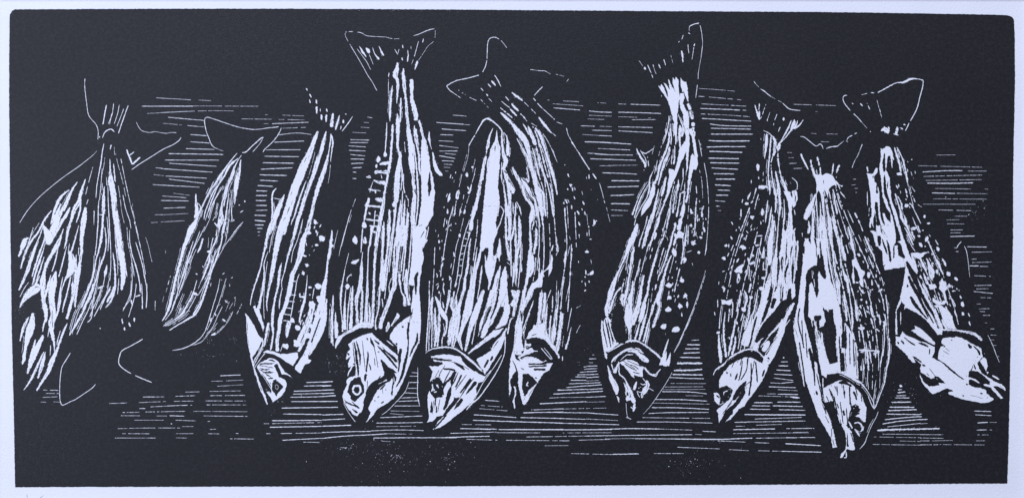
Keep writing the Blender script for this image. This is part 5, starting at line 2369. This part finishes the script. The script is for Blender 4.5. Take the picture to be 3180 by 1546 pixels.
k 18 530,640:6 560,740:20 590,820:24
k 14 460,430:10 490,500:20 510,560:10
k 24 560,370:14 620,365:40 660,385:24 700,405:24
k 10 430,510 460,570
k 10 520,400 540,460
k 14 545,590 560,640
k 20 620,440 625,500
k 22 610,660 625,720
k 26 680,490:10 690,580:14 700,660:10
k 20 720,460:24 740,500:24 755,555:10
k 6 595,380 600,430
k 10 480,400 490,400
x 800,490,30,30
w 12 545,680:10 570,760:14 580,800:6
p 610,850 640,820 670,850 700,890 720,970 735,1080 690,1085 655,1070 600,1165 580,1165 590,1120 640,1075 645,960 625,880
k 14 655,900:4 655,960:14 660,1050:24
k 10 690,900 710,960 720,1000
w 14 640,1100:10 645,1160:14 620,1165:10
> 12 eye
q 680,720 700,690 750,600 780,620 770,680 740,720 790,740 835,800 830,850 790,900 760,870 700,850 660,850 650,810
w 14 670,780:14 690,820:20 710,850:16
w 16 730,800:14 770,790:16 800,810:16 815,860:16 795,890:18
k 14 785,820 790,835
w 10 830,830:8 820,880:10
w 20 730,860:6 765,900:24 785,940:6
@ 2160 880 2.845
> 11 body
w 14 230,30:10 255,45:26 245,75:12
p 225,140 270,150 325,140 320,180 300,190 260,180 235,185
w 8 230,190:5 215,300:8 210,400:10
w 14 190,435:10 210,430:30 
w 10 195,140 195,210
w 12 168,250 172,280
w 16 205,450:10 210,560:26 220,640:30 225,700:20
w 12 262,250:8 250,350:14 250,470:20 260,570:20 270,650:20
w 12 325,160:10 330,200 320,300
b 12 300,220 290,340
w 12 400,60:10 385,150:14 370,200:14 365,250:14
w 18 350,310:12 340,400:16 320,480:18 300,580:16 290,640:10
w 22 360,330:10 370,360:20 
w 10 380,380 375,430
b 14 295,470 300,490
w 20 355,465:14 345,550:20 320,630:20
w 24 430,60:8 450,120:24 440,190:20 430,220:20
w 40 405,215:14 425,230:40 430,250:20
w 10 420,260 400,330
w 9 430,280 400,430 375,580
w 14 490,0:20 470,80:14 
w 24 480,120:10 495,130:34
w 9 550,50:8 530,180:14 510,260:14 480,350:20
w 14 480,170 470,280 440,400
w 60 500,270:20 480,380:50 460,450:70 430,550:70
w 24 575,40:14 600,50:40
p 610,0 670,0 650,60 640,150 600,260 560,400 530,480 500,570 480,560 500,440 500,330 540,250 580,150 580,70 610,50
k 12 545,290:20 520,360:16 495,480:14 490,560:10
p 670,0 700,80 720,40 740,0 750,0 740,140 760,150 710,220 660,280 620,370 560,440 570,500 540,590 500,590 560,380 620,300 660,180 690,100
k 40 700,0:14 660,100:30 630,150:10
k 30 700,130:40 670,220:30
w 20 730,80 740,140
p 780,0 880,0 880,110 850,140 840,40 800,70 800,140 770,150
k 14 765,0 750,160
k 70 820,170:60 770,240:70 690,330:60 600,450:50
w 30 870,170:20 820,260:34 780,340:24 740,390:20
w 14 770,220 700,330 610,400
w 24 745,350:24 700,410:20 640,460:10
p 760,310 800,340 780,440 740,540 700,640 660,700 630,730 590,700 600,650 660,560 720,440 740,380
k 14 720,470 660,560 620,630
k 24 640,650 645,690
w 40 650,510:30 620,550:60 600,600:30
k 12 600,540 560,600
w 16 840,180:14 800,320:16 770,440:10
w 20 600,480:10 570,500:8
w 12 440,530 430,580
> 11 head
w 14 155,810:4 180,760:14 250,710:16 310,650:16 400,600:16 480,578:14 550,600:12 600,650:14 650,680:14 630,710:12
p 210,920 205,860 240,790 310,710 370,680 440,650 500,655 560,690 600,710 645,725 620,790 580,870 540,930 460,1030 430,1080 380,1110 350,1150 310,1195 260,1225 300,1180 330,1140 320,1090 260,1120 240,1180 205,1230 200,1150 185,1120 230,1080 300,1020 330,940 280,900 230,910
k 12 370,685 372,695
k 20 275,780 280,795
k 12 310,790 312,820
k 22 370,790:10 350,850:20
k 12 415,680:8 400,780:10 380,860:8
k 10 460,660:14 450,760:10 400,850
k 10 490,700:10 490,850:14 470,990:14
k 12 530,690:10 540,800:14 545,870:14
k 16 610,760 590,820
k 26 450,860:10 400,920:40 350,1000:40 330,1030:20
k 24 440,890:10 420,960:40 360,1060:34 290,1130:44 240,1200:30
w 10 440,900 440,950
> 11 eye
q 235,925 280,920 320,945 300,990 240,1040 200,1060 205,1000
w 8 250,990:6 250,960:10 285,945:8
w 30 160,965:10 185,985:50 190,1020:50 205,1070:14
k 14 185,985 210,1010
w 8 210,1070 250,1050
> hatch triangle
w 14 775,653 780,655
w 8 755,690 815,690
w 10 730,725 818,727
w 10 712,762 840,768
w 8 692,798 855,808
w 7 690,832 865,855
w 6 660,875 750,880
w 8 750,880 865,868
w 8 645,910 885,918
b 7 725,935 900,945
b 7 630,972 710,973
w 9 725,975 905,978
b 8 555,990 830,998
w 10 830,998:6 880,1005:16 920,1008:6
w 10 515,1050 680,1050
w 9 720,1045 928,1046
w 8 497,1077 660,1080
w 9 680,1078 945,1084
w 8 478,1107 660,1110
w 7 735,1112 970,1118
w 10 432,1155 600,1158 970,1160
b 8 525,1195 900,1182
b 9 345,1222 660,1218 970,1212
> 12 body
w 20 880,300:20 880,380:10 875,450:6
w 14 905,560:14 925,700:14 945,820:12 960,910:8
@ 2580 220 2.408
> 13 tail
w 7 122,185 100,187 90,210 100,240 125,275 145,298
b 6 170,322 200,350 230,385
b 3 230,385 270,430
b 6 230,182 290,165 325,168
w 9 350,165:7 400,138 450,110 495,90:8 540,88:14 600,62:18 650,63:8 690,73:10
w 8 690,73 685,130 665,200 645,280 610,350 595,375
w 7 585,390 570,425 555,450
b 8 157,243 180,258
b 9 220,245 237,265
w 9 272,243 274,246
b 7 278,260 292,290
b 4 345,220 360,280
w 6 363,285 372,315
b 4 372,320 380,350
w 24 375,450:10 400,440:34 425,455:34 430,470:14
w 14 400,420 405,430
w 12 430,418 438,440
w 10 545,402:8 555,405:12
w 16 497,420:14 495,450:20 485,478:14
w 12 520,425:12 540,440:14
w 8 468,472 505,482
w 8 293,455 299,456
> hatch right side
b 4 790,631 930,629
b 5 655,710 1130,722
w 7 685,757 850,748 985,747
b 5 1025,750 1165,750
b 7 695,790 860,786 1130,780
b 6 710,820 1130,814
w 8 722,840 900,842 1065,838
b 5 780,880 1045,884
w 7 755,913 930,917
b 4 940,916 1170,920
b 5 765,957 1165,960
b 5 690,997 1080,998
b 6 805,1040 1050,1046
b 4 925,1087 1020,1087
b 5 865,1115 960,1112
b 5 870,1143 1000,1145
b 5 895,1190 985,1189
b 5 895,1211 970,1211
w 6 893,1238 1075,1235
b 5 1150,883 1175,886
> 13 body
w 12 700,1085:14 700,1095:20
w 18 725,1140 738,1140
w 10 688,1190 688,1195
b 5 680,1020 650,1000
@ 2720 700 3.130
> hatch right side
b 8 725,44 845,43
b 6 730,72 820,70
w 8 722,108 960,102
w 8 885,207 1080,210
b 8 930,260 1125,256
b 7 930,328 980,325
b 9 935,360 1125,355
w 10 905,393 1000,392
b 9 1010,397 1090,398
b 8 955,487 1115,495
b 10 958,583 1125,580
b 8 975,616 1095,613
w 8 947,640 1140,660
b 8 1015,700 1120,702
b 7 980,762 1020,762
b 9 1000,810 1105,806
b 9 1010,834 1060,836
b 9 1040,872 1110,872
b 6 1060,945 1080,946
w 5 830,155:10 800,190:10 785,220:8
w 6 760,217 785,220
w 8 775,253 802,253
w 6 858,198:6 880,250:9 895,340:6 905,440:6
b 4 905,440 912,500
b 8 1110,1005 1150,1003
b 8 1115,1063 1170,1065
b 8 1120,1112 1150,1110
b 8 1130,1165 1170,1163
w 6 1088,1065:3 1120,1130:7 1165,1240:6
@ 2760 980 3.431
w 6 1120,355:6 1150,430:7 1178,495:4
b 8 1155,433 1175,433
w 10 910,1013 1090,1018
w 8 920,1052 1095,1062
w 11 945,1138 1055,1132
b 8 1075,1132 1150,1134
w 10 935,1215 1045,1213
b 8 1075,1213 1100,1215
@ 2700 1280 4.706
b 12 1575,325 1735,325
b 8 1555,412 1690,410
b 8 960,410 1215,405
b 10 980,465 1680,472
@ 2720 700 3.130
> 13 body
p 0,0 40,0 50,60 95,130 110,110 60,40 65,0 180,0 195,100 190,160 170,200 210,190 215,290 270,320 285,400 200,415 85,435 70,380 60,250 20,210 10,100
k 30 30,100:40 35,200:24
k 20 60,130:10 85,210:20 110,280:10
k 20 105,140:10 130,250:26 140,355:18
k 14 175,200 172,320
k 8 90,380 75,400
p 220,0 240,60 260,100 290,180 320,270 350,330 385,400 405,465 390,470 360,430 330,380 300,340 290,360 310,430 360,540 420,660 480,780 540,860 570,920 600,1000 620,1000 560,850 500,740 450,650 410,540 400,500 430,560 480,650 520,730 560,800 600,870 640,960 655,1010 640,1060 600,1060 560,1010 490,920 400,850 320,810 290,800 270,820 280,770 250,740 200,830 205,950 210,1060 190,1060 190,830 230,720 260,580 275,500 285,400 260,300 255,220 240,180 210,160 240,145
k 24 225,190:10 245,260:36 275,320:20
k 24 305,360:20 330,420:34 370,520:30 430,640:20
k 26 315,490:24 350,570:36 410,680:34 460,790:24 510,900:10
k 24 305,570:14 305,600:24
k 24 335,690:20 370,750:34 430,830:24 500,910:10
k 14 385,620:14 440,740:16 510,860:16 560,950:12
w 10 300,0:24 330,80:16 370,150:8
w 20 345,20 380,30
w 8 300,90 340,190 380,250
w 14 405,0 430,70
w 14 350,70 375,130
w 14 455,45 458,50
w 20 418,100 425,110
w 26 425,175:20 445,205:30
w 16 475,202 482,205
w 34 500,105:16 490,140:40 480,155:20
w 8 515,90 530,110
w 9 505,150:16 540,230:14 575,310:16 600,360:30 630,430:20 655,480:14
w 14 575,140:8 605,190:12
w 30 595,215:30 605,240:30
p 510,255 470,280 430,330 370,310 340,265 400,260 430,270
w 20 340,270:14 370,350:24 400,450:20
w 16 430,320:20 460,390:30 490,445:16
w 30 500,335:10 520,400:36 540,450:60 540,520:20
w 20 545,365 555,370
w 26 590,430:20 595,465:30
w 24 545,505 560,490
w 24 640,320:12 665,360:22 680,395:14
w 30 690,450:24 710,475:44 720,490:20
w 24 770,510:20 790,530:26
w 26 430,490:26 440,510:20
w 20 460,460:8 490,540:26 515,580:20
p 510,570 570,570 590,600 550,620 520,620
w 30 450,560:12 480,620:34 510,690:24
p 640,505 670,560 690,620 670,640 680,700 690,740 660,770 600,770 550,740 550,700 580,720 640,740 665,720 650,660 630,630 610,610
w 12 565,675 580,710
w 12 615,690 635,740
w 24 710,565:20 720,600:24
w 20 740,635:20 775,635:10
w 24 815,680:14 830,710:24
w 26 735,710:16 755,760:26 770,790:16
w 30 835,750:24 850,775:36
w 14 760,830 790,890
w 24 840,845:20 850,870:24
w 12 895,850 912,885
b 14 905,930 918,975
p 560,780 590,770 640,780 700,820 740,880 760,960 785,1010 700,1000 640,900 590,800
x 700,930,60,80
k 10 600,790 640,900 680,1000
w 20 570,800:10 600,900:30 640,1000:30
w 26 640,910:14 660,960:24 690,1010:20
b 12 240,840 240,960
w 20 260,1040 290,1080
@ 2760 980 3.431
> 13 gill
w 20 575,150:20 660,150:18 760,160:20 860,180:30 920,200:30 980,250:30 990,262:30
p 235,155 280,140 270,105 330,130 400,190 450,240 495,295 480,310 420,280 340,230
p 75,220 120,225 140,165 170,200 250,230 330,270 400,290 490,330 485,380 460,440 530,480 600,520 640,570 700,600 780,670 800,640 820,560 850,600 880,590 900,530 920,500 960,480 1010,440 1040,460 1050,530 1035,590 1065,600 1050,620 1020,570 1010,540 980,530 970,500 940,500 960,560 990,610 1050,650 1130,700 1200,730 1240,800 1200,770 1150,745 1110,750 1170,820 1215,875 1195,885 1140,830 1080,760 1010,740 1010,725 1075,730 1060,700 1000,660 920,620 850,600 845,650 920,670 970,715 900,700 850,690 850,730 920,765 980,765 1030,790 1045,830 1120,890 1060,920 1000,930 900,910 780,885 700,860 630,830 640,810 680,800 620,770 550,800 460,835 420,790 360,720 330,650 330,620 370,700 430,750 540,740 530,710 600,720 530,660 490,640 520,680 480,690 400,640 340,600 330,560 345,520 250,430 285,500 260,500 205,450 200,430 120,350 75,310
k 24 90,280:20 110,300:20
k 20 125,260:14 165,300:24
k 14 160,225:8 210,270:14 280,315:16
k 14 310,285:8 360,300:24 420,330:14
k 12 435,350 430,410
k 24 355,520 390,535
k 6 430,560 500,650
k 8 400,610 430,640
k 40 350,640:14 400,700:50 500,690:60 520,690:30
k 24 480,650:16 530,665:24 590,715:14
k 20 600,790 680,800
k 22 250,430:10 300,460:20 350,500:14
> 13 head
p 575,240 640,225 680,235 720,220 790,240 860,280 930,320 985,345 990,400 1000,440 960,480 900,520 860,600 830,640 810,690 760,660 700,610 640,560 570,500 525,460 525,400 550,330 590,310 555,290 560,260
k 24 840,300:20 880,345:36
k 16 580,325 600,328
k 5 575,370 640,410
k 5 600,340 645,380
k 14 900,320:10 950,370:20 970,420:20
k 20 940,437 945,440
k 20 960,480:20 990,560:40 1010,600:30
k 14 985,445 990,460
k 14 905,520 925,570
k 16 535,470:6 600,520:16 680,590:20 740,640:14 800,680:10
k 34 850,600:30 930,620:60 1000,670:60 1070,720:40
k 26 850,690:30 900,700:30 950,730:20 1010,760:14
k 20 820,720 840,735
k 20 970,825:14 1000,830:20
k 20 1045,870 1050,875
k 12 780,845 800,855
k 12 660,255 675,260
x 850,320,60,30
k 4 860,840 1000,880
w 20 1100,635:14 1135,655:24 1175,678:10
w 12 1170,735:20 1220,760:20 1240,795:14
w 8 1015,400 1020,405
@ 741 420 1.103
> 7 body
w 4 547,120:3 540,230:6 525,380:5 515,470:3
w 4 562,190:3 556,320:5 545,440:5 537,520:3
w 4 578,250:3 572,380:6 562,500:4
w 4 594,300:3 586,420:5 575,520:3
w 4 530,300:3 515,420:5 500,560:3
w 5 500,330:3 490,450:5 478,600:4
w 4 425,400:3 412,520:5 402,640:3
w 4 445,380:3 440,520:5 430,650:3
w 4 385,520:3 375,600:5 372,670:3
w 4 552,60:3 560,130:5 556,190:3
w 4 600,30:4 610,120:6 615,220:6 605,320:4
w 6 432,240 490,246
w 5 438,290 480,292
w 5 448,310 478,312
w 5 452,330 474,331
w 5 470,215 495,222
w 5 445,185 470,190
w 5 438,230 434,270 430,295
> 6 body
w 10 302,560:5 296,610:14 288,650:20 268,700:18 240,752:10
w 8 262,575:5 245,640:10 225,700:12 205,740:8
v 235,600 30,110 16 -72
v 262,350 25,60 7 -60
@ 1296 296 1.103
> 9 body
b 4 402,120 440,220 462,320 470,430 478,535
b 4 384,115 425,230 442,340 446,420
b 4 505,385 512,520 500,620 488,690
b 4 528,510 522,640 515,740
w 4 432,440:3 434,540:4 430,620:3
b 3 452,440 455,540 450,620
b 3 540,400 545,520
w 5 352,130:4 380,200:6 405,300:6 420,400:4
w 4 414,380:3 418,500:4 410,600:3
v 565,450 45,220 18 82
v 520,330 20,100 8 72
w 3 402,700:3 398,755:4
w 3 440,680:3 436,755:4
> 8 body
v 90,560 35,190 20 -78
v 130,330 30,90 8 -75
b 3 60,520 55,640 45,750
w 4 205,520:3 190,620:6 170,740:5
w 4 335,420:3 338,520:6 330,640:4
w 4 350,440:3 355,540:5 345,660:3
w 4 305,360:4 318,480:6 322,620:4
@ 2160 420 1.103
> 11 body
b 4 212,330 172,480 142,620 118,740
b 4 226,350 200,500 172,640 152,740
b 4 247,440 217,600 188,730
b 3 186,260 134,420 106,560
b 4 236,500 207,680 192,740
b 4 262,560 235,660 210,740
b 3 262,430 250,520
w 4 300,300:3 305,380:5 300,480:6 292,560:3
w 4 318,300:3 322,400:6 318,500:6 310,560:3
w 4 280,420:4 272,500:6 262,560:4
w 3 338,360:3 340,440:4 332,540:3
v 170,420 60,200 34 -72
v 205,260 40,80 8 -70
> 12 body
b 5 440,190 470,380 500,500 530,640 545,740
b 5 456,190 490,350 522,480 560,620 582,740
b 4 480,180 520,290 560,380 602,470 640,560 658,700
b 4 470,185 505,300 540,400 580,500 610,620 625,740
v 600,560 50,150 40 72
v 585,420 40,70 10 65
w 4 430,200:4 445,320:6 460,440:6 485,560:4
w 4 412,200:4 418,300:5 425,420:4
w 3 398,200:3 400,290:4 395,350:3
> 13 body
v 720,160 45,110 16 68
b 3 690,50 722,150 745,240
@ 2720 700 3.130
v 520,420 120,180 22 66
v 700,640 110,180 20 66
b 10 470,420 540,560 600,720 640,860
b 9 430,480 500,640 560,800
b 8 580,330 650,480 700,620 760,800 800,960
@ 1920 400 3.431
> 10 body
v 850,1000 90,230 18 -86
b 9 600,560 570,700 540,850 500,1000 460,1150
b 9 480,560 440,700 400,830
b 8 780,560 760,700 750,830 740,960
b 9 560,880 530,1000 500,1150
@ 1840 740 3.431
b 10 600,60 560,200 520,360
b 10 760,100 720,240 690,380
b 9 560,200 520,350 495,480
b 8 900,60 850,260 800,450
w 9 350,540:5 345,600:8 335,680:5
v 900,560 90,240 8 -75
@ 0 440 2.408
> 3 body
b 6 905,130 935,280 965,420 1000,560 1035,700
b 6 1005,600 1040,740 1070,880 1090,1000
b 5 890,560 905,680 925,780
b 6 950,640 960,760 985,880 1005,1010
> 2 body
w 7 800,560:4 812,700:8 808,820:5
w 7 765,200:4 755,330:7 745,440:5
w 7 750,860:5 735,960:8 705,1080:6
w 6 858,640:4 868,780:7 880,900:6 882,1000:4
> 1 body
w 14 545,360:6 510,440:14 480,520:12
w 14 330,860:6 300,960:12 270,1040:8
w 12 500,780:5 470,900:12 440,1010:8
w 10 470,1010:5 450,1120:10 430,1240:6
w 9 250,640:5 220,740:9 190,820:5
w 9 330,610:5 300,700:9 260,790:6
@ 741 1050 1.536
> 8 head
k 4 985,128:2 962,165:4 950,205:3
k 4 1012,148:2 992,185:5 975,225:3
k 4 1048,160:2 1028,205:6 1000,250:3
k 4 1088,172:2 1060,210:5 1035,245:3
k 4 1122,188:2 1090,230:6 1060,275:3
k 3 965,100 1040,118 1100,148
k 3 1100,215 1050,290 1000,350
k 3 930,295 925,360
k 3 960,290 950,350
> 7 head
k 3 545,20:2 552,100:4 560,170:2
k 3 590,10:2 598,90:4 604,150:2
k 3 640,15:2 655,80:3 665,140:2
k 3 685,40:2 720,80:4 760,115:2
k 4 540,300 575,335
k 3 615,200 612,260
> 6 head
k 3 95,120 170,118
k 3 98,128 165,140
k 3 100,140 160,162
k 3 105,150 155,185
w 3 90,135 130,200 155,240
@ 1543 988 1.536
> 11 head
k 4 1080,240 1110,180
k 4 1120,235 1145,175
k 4 1160,225 1172,175
k 4 1195,215 1200,175
k 4 1215,270 1228,200
k 3 1100,420 1160,340 1210,300
k 3 1075,455 1120,400
> 9 head
w 4 100,190:3 150,160:5 195,155:4
w 3 120,190 175,185
w 3 225,140:3 250,170:4 265,195:3
k 4 75,200:3 95,250:6 80,300:3
k 3 150,215 240,222
> 10 head
w 4 560,205:3 590,165:5 640,145:6 700,165:5
k 3 600,200 660,240
k 3 620,200 690,230
@ 2346 741 1.029
> 12 head
k 3 260,470 262,500
k 3 280,465 285,510
k 4 300,470 302,530
k 3 318,470 325,500
k 4 250,500 262,560
k 3 270,520 280,590
k 3 335,480 340,520
k 3 290,540 295,600
> 12 body
k 3 195,430 215,520
k 3 205,420 225,560
k 3 160,300 165,380
k 3 148,260 152,340
k 4 140,330 155,430
k 3 300,300 302,400
k 3 312,320 315,410
w 5 330,355 395,358
w 4 385,340:3 383,380:5
w 3 350,345 352,400
@ 0 432 0.949
> 1 body
w 14 128,255:6 145,290:26 140,310:14
w 12 205,330:8 215,370:26 200,400:12
w 10 60,320:4 72,300:12 84,290:5
w 9 105,430:6 85,450:14 60,490:6
w 6 180,190:4 165,225:10 150,250:5
w 5 225,340:3 222,420:8 215,480:4
w 5 180,440:3 175,490:7 160,540:3
w 5 105,590:4 90,650:9 82,690:4
w 5 150,400:3 140,440:8 128,480:4
w 4 110,300:3 92,350:7 75,400:3
w 4 130,320:3 110,380:7 95,430:3
> 4 body
w 3 630,125:2 600,190:4 575,240:2
w 3 655,110:2 625,180:4 605,240:2
w 3 668,130:2 650,210:4 640,260:2
w 3 690,80:2 672,140:4 660,200:2
w 3 590,270:2 560,350:4 530,430:2
w 3 570,300:2 545,380:4 515,480:2
w 3 635,330:2 615,400:4 590,470:2
@ 1590 773 0.985
> 10 fin
q 322,158 338,172 344,220 352,275 345,290 318,285 302,240 306,195
k 3 285,215 300,290
k 3 292,225 312,285
> 11 fin
k 26 853,160:12 815,195:24 775,240:26 745,285:10
w 3 838,205 790,262 760,300
w 3 850,215 800,285 775,320
> 9 fin
k 12 75,130:4 68,180:14 52,230:16 40,275:8
> 12 fin
k 16 957,185:8 975,240:30 975,300:28 985,345:10
@ 480 680 2.582
> 6 body
d 1345,158,25
d 1315,542,25
d 1262,688,30
d 1150,872,23
d 1142,1000,28
d 1060,1020,21
d 1262,858,25
d 1232,935,26
d 1298,960,26
d 1222,370,14
d 1194,435,13
d 1290,28,15
d 1298,208,13
d 1245,548,12
d 1320,640,24
d 1195,625,14
d 1243,112,13
d 1345,830,20
d 1275,1025,16
d 1420,215,16
k 9 1322,800:4 1292,890:10 1255,985:5
@ 1840 740 3.431
> 10 body
d 815,500,30
d 955,450,24
d 820,630,24
d 808,760,30
d 935,722,24
d 758,940,30
d 890,968,36
d 1008,705,16
d 870,150,28
d 980,225,22
d 990,612,20
d 1132,150,16
"""
LIFT = LIFT + BASE_LEVEL * STEP        # marks lie over the fish grounds

layers = {}
ox = oy = 0.0; sc = 1.0
owner = ('hatch', 'x')
rng = random.Random(11)
for line in TRACE.strip().split('\n'):
    t = line.split()
    if not t: continue
    c = t[0]
    if c == '@':
        ox, oy, sc = float(t[1]), float(t[2]), float(t[3]); continue
    if c == '>':
        owner = (t[1], ' '.join(t[2:])); continue
    lay = layers.setdefault(owner, Layer())
    mat = 0 if c in 'kq' else 1
    if c in 'wkb':
        w0 = float(t[1]) / sc
        pts = []
        for q in t[2:]:
            w = w0
            if ':' in q: q, ww = q.split(':'); w = float(ww) / sc
            x, y = q.split(',')
            pts.append((ox + float(x) / sc, oy + float(y) / sc, w))
        if len(pts) < 2: continue
        if c != 'k':
            f = (0.52 if c == 'b' else 0.76) if owner[0] == 'hatch' else 0.88
            pts = [(x, y, max(0.8, w * f - 0.3) if w < 4.5 else w - 0.7) for x, y, w in pts]
        span = sum(math.hypot(b[0] - a[0], b[1] - a[1]) for a, b in zip(pts, pts[1:]))
        wide = max(q[2] for q in pts)
        if c == 'w' and span < wide * 1.3 and span < 14 and wide > 3:      # a short stab of the gouge: a spot
            n = 9; a0 = math.atan2(pts[-1][1] - pts[0][1], pts[-1][0] - pts[0][0])
            mx = (pts[0][0] + pts[-1][0]) / 2; my = (pts[0][1] + pts[-1][1]) / 2
            h = span / 2 + wide * 0.36; g = wide * 0.52
            ring = []
            for i in range(n):
                u = h * math.cos(6.2832 * i / n) * rng.uniform(.62, 1.2); q = g * math.sin(6.2832 * i / n) * rng.uniform(.62, 1.25)
                ring.append((mx + u * math.cos(a0) - q * math.sin(a0), my + u * math.sin(a0) + q * math.cos(a0)))
            z = level(ring, mat)
            lay.add([P(*q, z) for q in ring], [tuple(range(n - 1, -1, -1))], mat)
        elif c == 'b': broken(lay, pts, mat, rng, 0.2 if owner[0] == 'hatch' else 0.35)
        else:
            stroke(lay, pts, mat, rng)
            if c == 'w' and owner[1] == 'body': companions(lay, pts, rng, 0.42 if owner[0] in ('4', '5', '9', '10', '11', '12', '13') else 0.12)
    elif c in 'pq':
        pts = [(ox + float(q.split(',')[0]) / sc, oy + float(q.split(',')[1]) / sc) for q in t[1:]]
        polygon(lay, pts, mat, rng)
    elif c == 'd':
        x, y, r = (float(q) for q in t[1].split(','))
        dot(lay, ox + x / sc, oy + y / sc, r / sc, mat, rng)
    elif c == 'v':                                     # a patch of short separate stabs
        x, y = (float(q) for q in t[1].split(',')); rx, ry = (float(q) for q in t[2].split(','))
        for _ in range(int(t[3])):
            a = rng.uniform(0, 6.2832); r = math.sqrt(rng.random())
            px = ox + (x + rx * r * math.cos(a)) / sc; py = oy + (y + ry * r * math.sin(a)) / sc
            an = math.radians(float(t[4]) + rng.uniform(-12, 12)); l = rng.uniform(4, 15); w = rng.uniform(1.6, 4.6)
            ex = math.cos(an) * l / 2; ey = math.sin(an) * l / 2
            strip(lay, smooth([(px - ex, py - ey, w * .5), (px, py, w), (px + ex, py + ey, w * .6)], 2.4), mat, rng, 1.0)
    elif c == 'x':
        x, y, rx, ry = (float(q) for q in t[1].split(','))
        x = ox + x / sc; y = oy + y / sc; rx /= sc; ry /= sc
        speck = owner[0] == 'ink'
        num = int(rx * ry * (0.009 if speck else 0.06)) if rx * ry < 20000 else int(rx * ry * 0.008)
        for _ in range(min(num, 230)):
            a = rng.uniform(0, 6.2832); r = min(1.6, abs(rng.gauss(0, 0.6))) if speck else math.sqrt(rng.random())
            rr = rng.uniform(0.3, 0.75) if rng.random() < .9 else rng.uniform(.9, 1.5)
            dot(lay, x + rx * r * math.cos(a), y + ry * r * math.sin(a), rr, 1 if speck or rng.random() < .35 else 0, rng, 5)

for (a, bname), lay in layers.items():
    if not lay.v: continue
    if a == 'hatch': o = link('hatching', lay.v, lay.f, [INK, MARK], lay.m, root); 
    elif a == 'ink': o = link('ink_speckles', lay.v, lay.f, [INK, MARK], lay.m, root); o['kind'] = 'stuff'
    else: o = link(bname, lay.v, lay.f, [INK, MARK], lay.m, fish_obj[int(a)])

# pencil note under the block, running out of the picture at the lower left
lay = Layer()
for pts in ([(84, 1534, 2.2), (84, 1546, 2.4), (83, 1562, 2.0)], [(101, 1544, 1.8), (104, 1549, 1.8), (100, 1556, 1.6)],
            [(135, 1537, 1.6), (129, 1541, 2.2), (123, 1548, 2.4), (121, 1557, 2.2), (127, 1562, 1.8)]):
    strip(lay, smooth(pts, 2), 0, rng, 0.3)
pn = link('pencil_writing', [(x, y, 2e-5) for x, y, z in lay.v], lay.f, [PENCIL], None, root)

# ---------------------------------------------------------------- card mount round the sheet
T = 0.0014
inner = [(-6, -1.5), (3182, -0.5), (3175.5, 1560), (-2, 1560)]
v = []
for x, y in inner: v.append(P(x, y, 2e-5))
dirs = [(-1, -1), (1, -1), (1, 1), (-1, 1)]
for (x, y), (a, c) in zip(inner, dirs): v.append(P(x + a * 13, y + c * 13, T))
outer = [(-760, -760), (3940, -760), (3940, 2320), (-760, 2320)]
for x, y in outer: v.append(P(x, y, T))
for x, y in outer: v.append(P(x, y, 2e-5))
faces = []
for i in range(4):
    j = (i + 1) % 4
    faces += [(i, j, 4 + j, 4 + i), (4 + i, 4 + j, 8 + j, 8 + i), (8 + i, 8 + j, 12 + j, 12 + i), (12 + i, 12 + j, j, i)]
mo = link('card_mount', v, [tuple(reversed(q)) for q in faces], [MOUNT])
mo['label'] = 'pale card frame lying around the edge of the fish print'
mo['category'] = 'picture mount'

print('LEVELS', max(GRID.values()))
